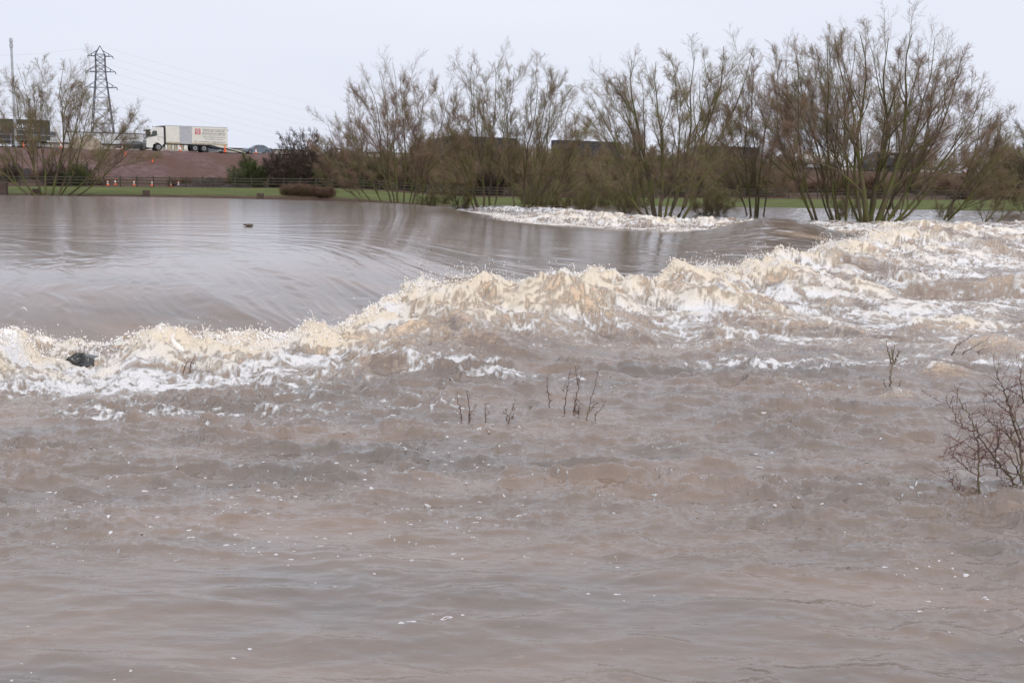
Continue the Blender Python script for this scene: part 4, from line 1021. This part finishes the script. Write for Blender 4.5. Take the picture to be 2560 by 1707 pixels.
def pylon(px, py_top, D, label):
    b_ = at_y(px, 400, D); b_.z = 1.0; tp = at_y(px, py_top, D); H = tp.z - b_.z; k = H / 44.0
    o = empty("electricity_pylon", b_, .25, label, "pylon")
    def half(z):
        z = z / k
        return k * (5.0 - 3.5 * z / 35.5 if z < 35.5 else 1.5 if z < 41.2 else 1.5 - 1.5 * (z - 41.2) / 2.8)
    zs = [0, 7, 13, 18.5, 23, 27, 30.3, 33, 35.5, 37.4, 39.3, 41.2]; zs = [z * k for z in zs]
    legs, br = MB(), MB()
    for sx_, sy_ in ((1, 1), (1, -1), (-1, 1), (-1, -1)):
        for a, c_ in zip(zs[:-1], zs[1:]): legs.bar((sx_ * half(a), sy_ * half(a), a), (sx_ * half(c_), sy_ * half(c_), c_), .16 * k)
        legs.bar((sx_ * half(zs[-1]), sy_ * half(zs[-1]), zs[-1]), (0, 0, H), .12 * k)
    legs.build("leg_frame", M['pyl'], o)
    for a, c_ in zip(zs[:-1], zs[1:]):
        for q in range(4):
            A_ = [(1, 1), (-1, 1), (-1, -1), (1, -1)]; p, r_ = A_[q], A_[(q + 1) % 4]
            br.bar((p[0] * half(a), p[1] * half(a), a), (r_[0] * half(c_), r_[1] * half(c_), c_), .075 * k)
            br.bar((r_[0] * half(a), r_[1] * half(a), a), (p[0] * half(c_), p[1] * half(c_), c_), .075 * k)
            br.bar((p[0] * half(c_), p[1] * half(c_), c_), (r_[0] * half(c_), r_[1] * half(c_), c_), .07 * k)
    br.build("bracing", M['pyl'], o)
    tips = []
    for z_, w_ in ((29.0, 6.2), (36.2, 5.4), (39.6 - 1.0, 4.4)) if False else ((30.3, 5.0), (35.5, 4.7), (40.6, 4.0)):
        for sg in (-1, 1):
            mb = MB(); z0 = z_ * k; w0 = half(z0); t_ = (sg * w_ * k, 0, z0)
            for sy_ in (-1, 1):
                mb.bar((sg * w0, sy_ * w0, z0), t_, .10 * k); mb.bar((sg * half(z0 + 1.9 * k), sy_ * half(z0 + 1.9 * k), z0 + 1.9 * k), t_, .08 * k)
                m1 = (sg * (w0 + w_ * k) / 2, sy_ * w0 / 2, z0); mb.bar(m1, (sg * (w0 + w_ * k) / 2, sy_ * w0 / 2, z0 + .9 * k), .06 * k)
            mb.bar((sg * w0, -w0, z0), (sg * w0, w0, z0), .08 * k)
            arm = mb.build("cross_arm", M['pyl'], o)
            MB().bar(t_, (sg * w_ * k, 2.2 * k, z0 - .5 * k), .13 * k, 8).build("insulator", M['dk'], arm)
            tips.append(Vector((sg * w_ * k, 2.2 * k, z0 - .5 * k)))
    bpy.context.view_layer.update()
    return o, [o.matrix_world @ t_ for t_ in tips] + [o.matrix_world @ Vector((0, 0, H))]
p1, t1_ = pylon(260, 115, 400, "dark lattice electricity pylon rising behind the left-hand willow")
p2, t2_ = pylon(306, 320, 1130, "tiny distant pylon low on the horizon right of the big one")
def cable(a, c_, sag, label):
    n = 24; P_ = []
    for i in range(n + 1):
        q = i / n; v = a.lerp(c_, q); v.z -= sag * 4 * q * (1 - q); P_.append(v[:])
    P_ = np.array([P_]); V, F = tubes(P_, np.full((1, n + 1), .016), 4)
    o = np_mesh("power_line", V, [F], M['wire']); tag(o, label, "cable", "overhead power lines")
ends_r = [(1150, 425), (1160, 410), (1120, 395), (1140, 370), (1120, 360), (1150, 335), (1180, 325)]
for t_, (ex, ey) in zip(t1_, ends_r): cable(t_, at_y(ex, ey, 900), 5, "thin overhead power line falling away to the right of the big pylon")
ends_l = [(-700, 250), (-700, 235), (-700, 120), (-700, 105), (-700, 78), (-700, 62), (-700, 20)]
for t_, (ex, ey) in zip(t1_, ends_l): cable(t_, at_y(ex, ey, 330), 7, "thin overhead power line running off left of the big pylon")

# ---- timber blocks on the far pool edge
for (x0, x1, y0, y1, D, lb) in ((-14, 17, 457, 481, 117.3, "big dark timber baulk standing at the left edge of the pool"), (83, 98, 472, 481, 118.6, "dark timber block at the foot of the left-hand willow"),
                            (358, 373, 476, 484, 117.5, "small dark brown timber block at the pool edge below the lorry"), (643, 659, 483, 489.5, 117.5, "flat dark brown timber block at the pool edge left of the brambles")):
    a, c_ = at_y(x0, y1, D), at_y(x1, y0, D)
    o = MB().box(-(c_.x - a.x) / 2, (c_.x - a.x) / 2, -.25, .25, -.5, c_.z - a.z, .04).build("timber_block", M['brown']); o.location = ((a.x + c_.x) / 2, D, a.z); tag(o, lb, "timber block")

# ---- boulder in the foam
def boulder():
    bm = bmesh.new(); bmesh.ops.create_icosphere(bm, subdivisions=2, radius=1)
    rr_ = np.random.RandomState(4)
    for v in bm.verts: v.co *= 1 + .34 * rr_.randn() * .6
    bmesh.ops.bevel(bm, geom=bm.edges[:], offset=.05, segments=2, affect='EDGES'); bmesh.ops.triangulate(bm, faces=bm.faces[:])
    bmesh.ops.subdivide_edges(bm, edges=bm.edges[:], cuts=2, use_grid_fill=True)
    c_ = np.array([v.co[:] for v in bm.verts])
    n = 1 + .10 * fbm(c_[:, 0] * 3 + c_[:, 1] * 2, c_[:, 2] * 3, 4, .55, 7)
    for v, k in zip(bm.verts, n): v.co = Vector((v.co.x * .25 * k, v.co.y * .26 * k, v.co.z * .15 * k + .03 * (v.co.x < 0)))
    me = bpy.data.meshes.new("boulder"); bm.to_mesh(me); bm.free()
    for p_ in me.polygons: p_.use_smooth = True
    o = bpy.data.objects.new("boulder", me); COL.objects.link(o)
    me.materials.append(mat("wet_dark_rock", (.012, .013, .012), .25, col2=(.040, .043, .039), scale=5, bump=.6, spec=.6))
    o.location = at_y(207, 909, 18.6); o.rotation_euler = (0, .12, .3); tag(o, "dark wet boulder breaking through the white foam on the left", "boulder")
boulder()
rv_ = at_y(207, 905, 18.6)

# ---- drowned saplings, twigs and the thorn bush
def pathtube(name, pts, m, parent, origin, S=6, kinks=.012, res=5, shoots=0, srange=(.1, .95), slen=(.06, .22), sm=None, srad=.55):
    """pts: (px, py, distance, radius)"""
    w = [(at_y(a, b_, d_) - origin, r_) for a, b_, d_, r_ in pts]
    P_, Q_ = [], []
    for i in range(len(w) - 1):
        n = res if i < len(w) - 2 else res + 1
        for j in range(n):
            q = j / res; P_.append(w[i][0].lerp(w[i + 1][0], q)); Q_.append(w[i][1] * (1 - q) + w[i + 1][1] * q)
    P_ = np.array([p[:] for p in P_]); P_[1:-1] += kinks * trng.randn(len(P_) - 2, 3) * .5
    P_ = P_[None]; Q_ = np.array(Q_)[None]
    V, F = tubes(P_, Q_, S); o = np_mesh(name, V, [F], m, parent)
    if shoots:
        l_ = children(P_, Q_, shoots, srange[0], srange[1], .95, .1, dir_up=.05)
        L_ = slen[0] + (slen[1] - slen[0]) * trng.rand(len(l_[0])) ** 1.5
        Ps = grow(l_[0], l_[1], L_, 4, .16, .03); rs_ = radii(len(Ps), 4, np.clip(l_[3] * srad, .0022, .006), np.full(len(Ps), .0014))
        V1, F1 = tubes(Ps, rs_, 4)
        l2_ = children(Ps, rs_, 4, .15, .95, .95, .5, dir_up=.0)
        V2, F2 = spikes(l2_[0], l2_[1], .02 + .06 * trng.rand(len(l2_[0])), np.full(len(l2_[0]), .0022), len(V1))
        np_mesh("twigs", np.concatenate([V1, V2]), [F1, F2], sm or m, o)
    return o
STEMR = bark("red_brown_stem", (.075, .035, .028), (.13, .07, .05), (.22, .16, .10), .25)
STEMG = bark("pale_sapling_bark", (.16, .125, .085), (.22, .18, .12), (.11, .12, .04), .35)
THORN = bark("thorn_bark", (.12, .10, .07), (.20, .17, .115), (.14, .13, .06), .4)
THORNT = bark("thorn_twigs", (.12, .055, .055), (.19, .10, .09), (.14, .10, .075), .2)
def clump(name, px, py, z, label, cat, paths, m, r=.007, **k):
    o_ = at_z(px, py, z); e_ = empty(name, o_, 0, label, cat)
    for pts in paths:
        n = len(pts); D0 = at_z(pts[0][0], pts[0][1], z).y
        tube = [(a, b_, D0 + (.03 * i), r * (1 - .75 * i / (n - 1))) for i, (a, b_) in enumerate(pts)]
        tube[0] = (tube[0][0], tube[0][1] + 14, tube[0][2], r * 1.05)
        pathtube("stem", tube, m, e_, o_, **k)
    return e_
clump("reed_stems", 1190, 1050, 0, "left group of thin red-brown stems sticking out of the brown water", "twigs",
      [[(1156, 1047), (1151, 1025), (1144, 995), (1142, 978)], [(1175, 1049), (1173, 1020), (1168, 986), (1166, 975)], [(1165, 1046), (1178, 1030), (1190, 1011)], [(1210.5, 1052), (1214, 1021), (1215, 1008)], [(1269, 1062), (1275, 1035), (1285, 1010), (1294, 996)], [(1269, 1053), (1266, 1038), (1264, 1021)], [(1270, 1052), (1284, 1034), (1288, 1018)], [(1324, 1026), (1330, 1012)]], STEMR, shoots=4, slen=(.02, .08))
clump("reed_stems", 1430, 1040, 0, "right, taller group of thin red-brown stems sticking out of the brown water", "twigs",
      [[(1377, 1024), (1373, 995), (1369, 970), (1367, 943)], [(1409, 1036), (1414, 1000), (1419, 965), (1426, 921)], [(1431, 1034), (1438, 1000), (1447, 959), (1456, 925)], [(1433, 1034), (1440, 1008)], [(1445, 1037), (1448, 1018), (1451, 1000)],
       [(1464, 1053), (1470, 1030), (1477, 1000), (1487, 965), (1496, 925)], [(1474, 1022), (1482, 1016), (1494, 1006)], [(1484, 1057), (1490, 1036), (1505, 1018), (1517, 998)], [(1445, 958), (1441, 940), (1438, 915)], [(1412, 985), (1409, 966)]], STEMR, r=.008, shoots=5, slen=(.02, .09))
clump("reed_stems", 468, 917, .1, "two short red-brown twigs poking from the foam below the white water spout", "twigs", [[(459, 919), (465, 909), (473, 899)], [(473, 917), (477, 908), (484, 898)]], STEMR, r=.010, shoots=2, slen=(.02, .06))
clump("drowned_sapling", 2222, 976, .03, "pale forked sapling standing in the water right of centre", "sapling",
      [[(2222, 976), (2226, 945), (2229, 925), (2232, 902)], [(2231, 903), (2224, 888), (2219, 873), (2216, 851)], [(2232, 903), (2234, 885), (2236, 861)], [(2232, 903), (2242, 890), (2247, 881), (2253, 875)], [(2232, 892), (2230, 880), (2229, 866)], [(2218, 974), (2214, 965), (2208, 957)], [(2245, 975), (2248, 965), (2253, 952)], [(2244, 888), (2246, 874)], [(2221, 952), (2213, 950), (2206, 954)]],
      STEMG, r=.017, shoots=3, slen=(.02, .06))
clump("floating_branch", 2400, 884, .05, "thin dark branch trailing in the water below the right-hand foam", "branch",
      [[(2376, 881), (2388, 868), (2404, 854), (2424, 842), (2443, 831)], [(2397, 888), (2412, 879), (2426, 872), (2448, 859), (2470, 847)], [(2438, 884), (2448, 877), (2460, 871)], [(2405, 855), (2420, 866), (2432, 886)]], STEMR, r=.011, shoots=3, slen=(.03, .1))
def thorn_bush():
    o_ = at_z(2500, 1215, 0); e_ = empty("hawthorn_bush", o_, 0, "leafless thorny bush growing out of the water at the right edge", "bush")
    D0 = at_z(2446, 1232, 0).y
    TH = [[(2446, 1250, 0, .014), (2447, 1185, 0, .013), (2446, 1128, 0, .012), (2444, 1089, 0, .011), (2429, 1053, .03, .009), (2412, 1025, .05, .007), (2398, 999, .08, .005), (2387, 960, .1, .003)],
          [(2436, 1075, .0, .007), (2409, 1072, -.05, .006), (2395, 1055, -.08, .006), (2381, 1022, -.1, .005), (2360, 1006, -.12, .003)],
          [(2552, 1225, .5, .017), (2507, 1176, .3, .014), (2479, 1134, .15, .012), (2449, 1092, .02, .008), (2440, 1060, -.1, .005)],
          [(2560, 1225, .5, .02), (2552, 1114, .55, .016), (2524, 1027, .5, .012), (2507, 971, .45, .009), (2493, 940, .42, .006), (2498, 905, .42, .003)],
          [(2556, 1130, .5, .009), (2544, 1112, .45, .009), (2502, 1075, .3, .007), (2470, 1048, .2, .005), (2450, 1030, .15, .003)],
          [(2446, 1130, 0, .006), (2410, 1108, -.1, .005), (2370, 1093, -.2, .003)], [(2447, 1150, 0, .007), (2420, 1142, -.1, .005), (2385, 1128, -.15, .004), (2358, 1112, -.2, .002)],
          [(2447, 1190, 0, .008), (2425, 1180, -.05, .006), (2406, 1159, -.1, .005), (2385, 1140, -.12, .004), (2366, 1128, -.15, .002)],
          [(2446, 1236, 0, .007), (2420, 1233, -.02, .006), (2391, 1229, -.03, .005), (2376, 1201, -.05, .004), (2369, 1175, -.06, .003)],
          [(2492, 1190, .25, .009), (2488, 1150, .2, .008), (2497, 1100, .2, .007), (2502, 1060, .2, .005), (2508, 1030, .2, .003)],
          [(2552, 1200, .5, .012), (2530, 1150, .3, .009), (2500, 1118, .2, .007), (2475, 1110, .1, .004)],
          [(2590, 1240, .5, .02), (2585, 1100, .6, .016), (2562, 1010, .6, .011), (2548, 950, .6, .006), (2560, 900, .6, .003)],
          [(2600, 1220, .2, .016), (2575, 1130, .1, .012), (2540, 1060, 0, .008), (2520, 1000, 0, .005)],
          [(2530, 1040, .5, .007), (2560, 1000, .5, .006), (2600, 960, .5, .003)], [(2507, 975, .45, .006), (2530, 968, .4, .005), (2565, 948, .4, .003)],
          [(2447, 1160, 0, .007), (2470, 1120, 0, .006), (2490, 1085, .05, .005), (2512, 1050, .1, .003)], [(2560, 1190, .4, .01), (2520, 1180, .2, .008), (2480, 1160, .1, .006), (2450, 1165, 0, .004)],
          [(2548, 1160, .4, .009), (2530, 1100, .3, .008), (2538, 1050, .25, .006), (2550, 985, .2, .003)], [(2524, 1030, .5, .006), (2490, 1005, .4, .004), (2470, 978, .35, .003)],
          [(2600, 1180, .1, .01), (2570, 1175, 0, .008), (2530, 1195, -.1, .006), (2500, 1200, -.1, .004)]]
    for pts in TH:
        pathtube("branch", [(a, b_, D0 + c_, r_ * .72) for a, b_, c_, r_ in pts], THORN if pts[0][3] > .0085 else THORNT, e_, o_, shoots=20 if len(pts) > 4 else 14, slen=(.06, .30), sm=THORNT, kinks=.016)
thorn_bush()

# ---- the spout of water and bits of drifting litter
def spout():
    pts = [(478, 905, .10), (462, 888, .085), (448, 872, .06), (436, 858, .045), (431, 848, .028), (432, 841, .026), (434, 834, .018), (434, 830, .004)]
    D = 18.9; o_ = at_y(460, 900, D)
    P_ = np.array([[(at_y(a, b_, D) - o_)[:] for a, b_, _ in pts]]); Q_ = np.array([[q for _, _, q in pts]])
    V, F = tubes(P_, Q_, 14); V = V + .012 * np.stack([fbm(V[:, 2] * 14, V[:, 0] * 14, 3, .5, 5), fbm(V[:, 0] * 14, V[:, 1] * 14 + V[:, 2] * 9, 3, .5, 8), 0 * V[:, 0]], 1)
    o = np_mesh("water_spout", V, [F], foam_m); o.location = o_; tag(o, "thin white spout of water leaping from the left foam", "splash")
spout()
litter = mat("leaf_litter", (.12, .10, .07), .9, var=.4, scale=20)
def litter_raft():
    c_ = at_z(623, 566, 1.0); bm_ = MB()
    for i in range(70):
        x, y = trng.randn() * .08, trng.randn() * .12; a = trng.rand() * 6.28; l_ = .04 + .07 * trng.rand()
        bm_.bar((x, y, .02 + .03 * trng.rand()), (x + l_ * math.cos(a), y + l_ * math.sin(a), .03 + .05 * trng.rand()), .02)
    bm_.box(-.09, .09, -.14, .14, -.02, .015, .006)
    o = bm_.build("litter_raft", litter); z_ = float(river(np.array([c_.x]), np.array([c_.y]), False)[0]); o.location = (c_.x, c_.y, z_ + .01); tag(o, "small raft of twigs and leaves drifting on the smooth pool", "debris")
litter_raft()
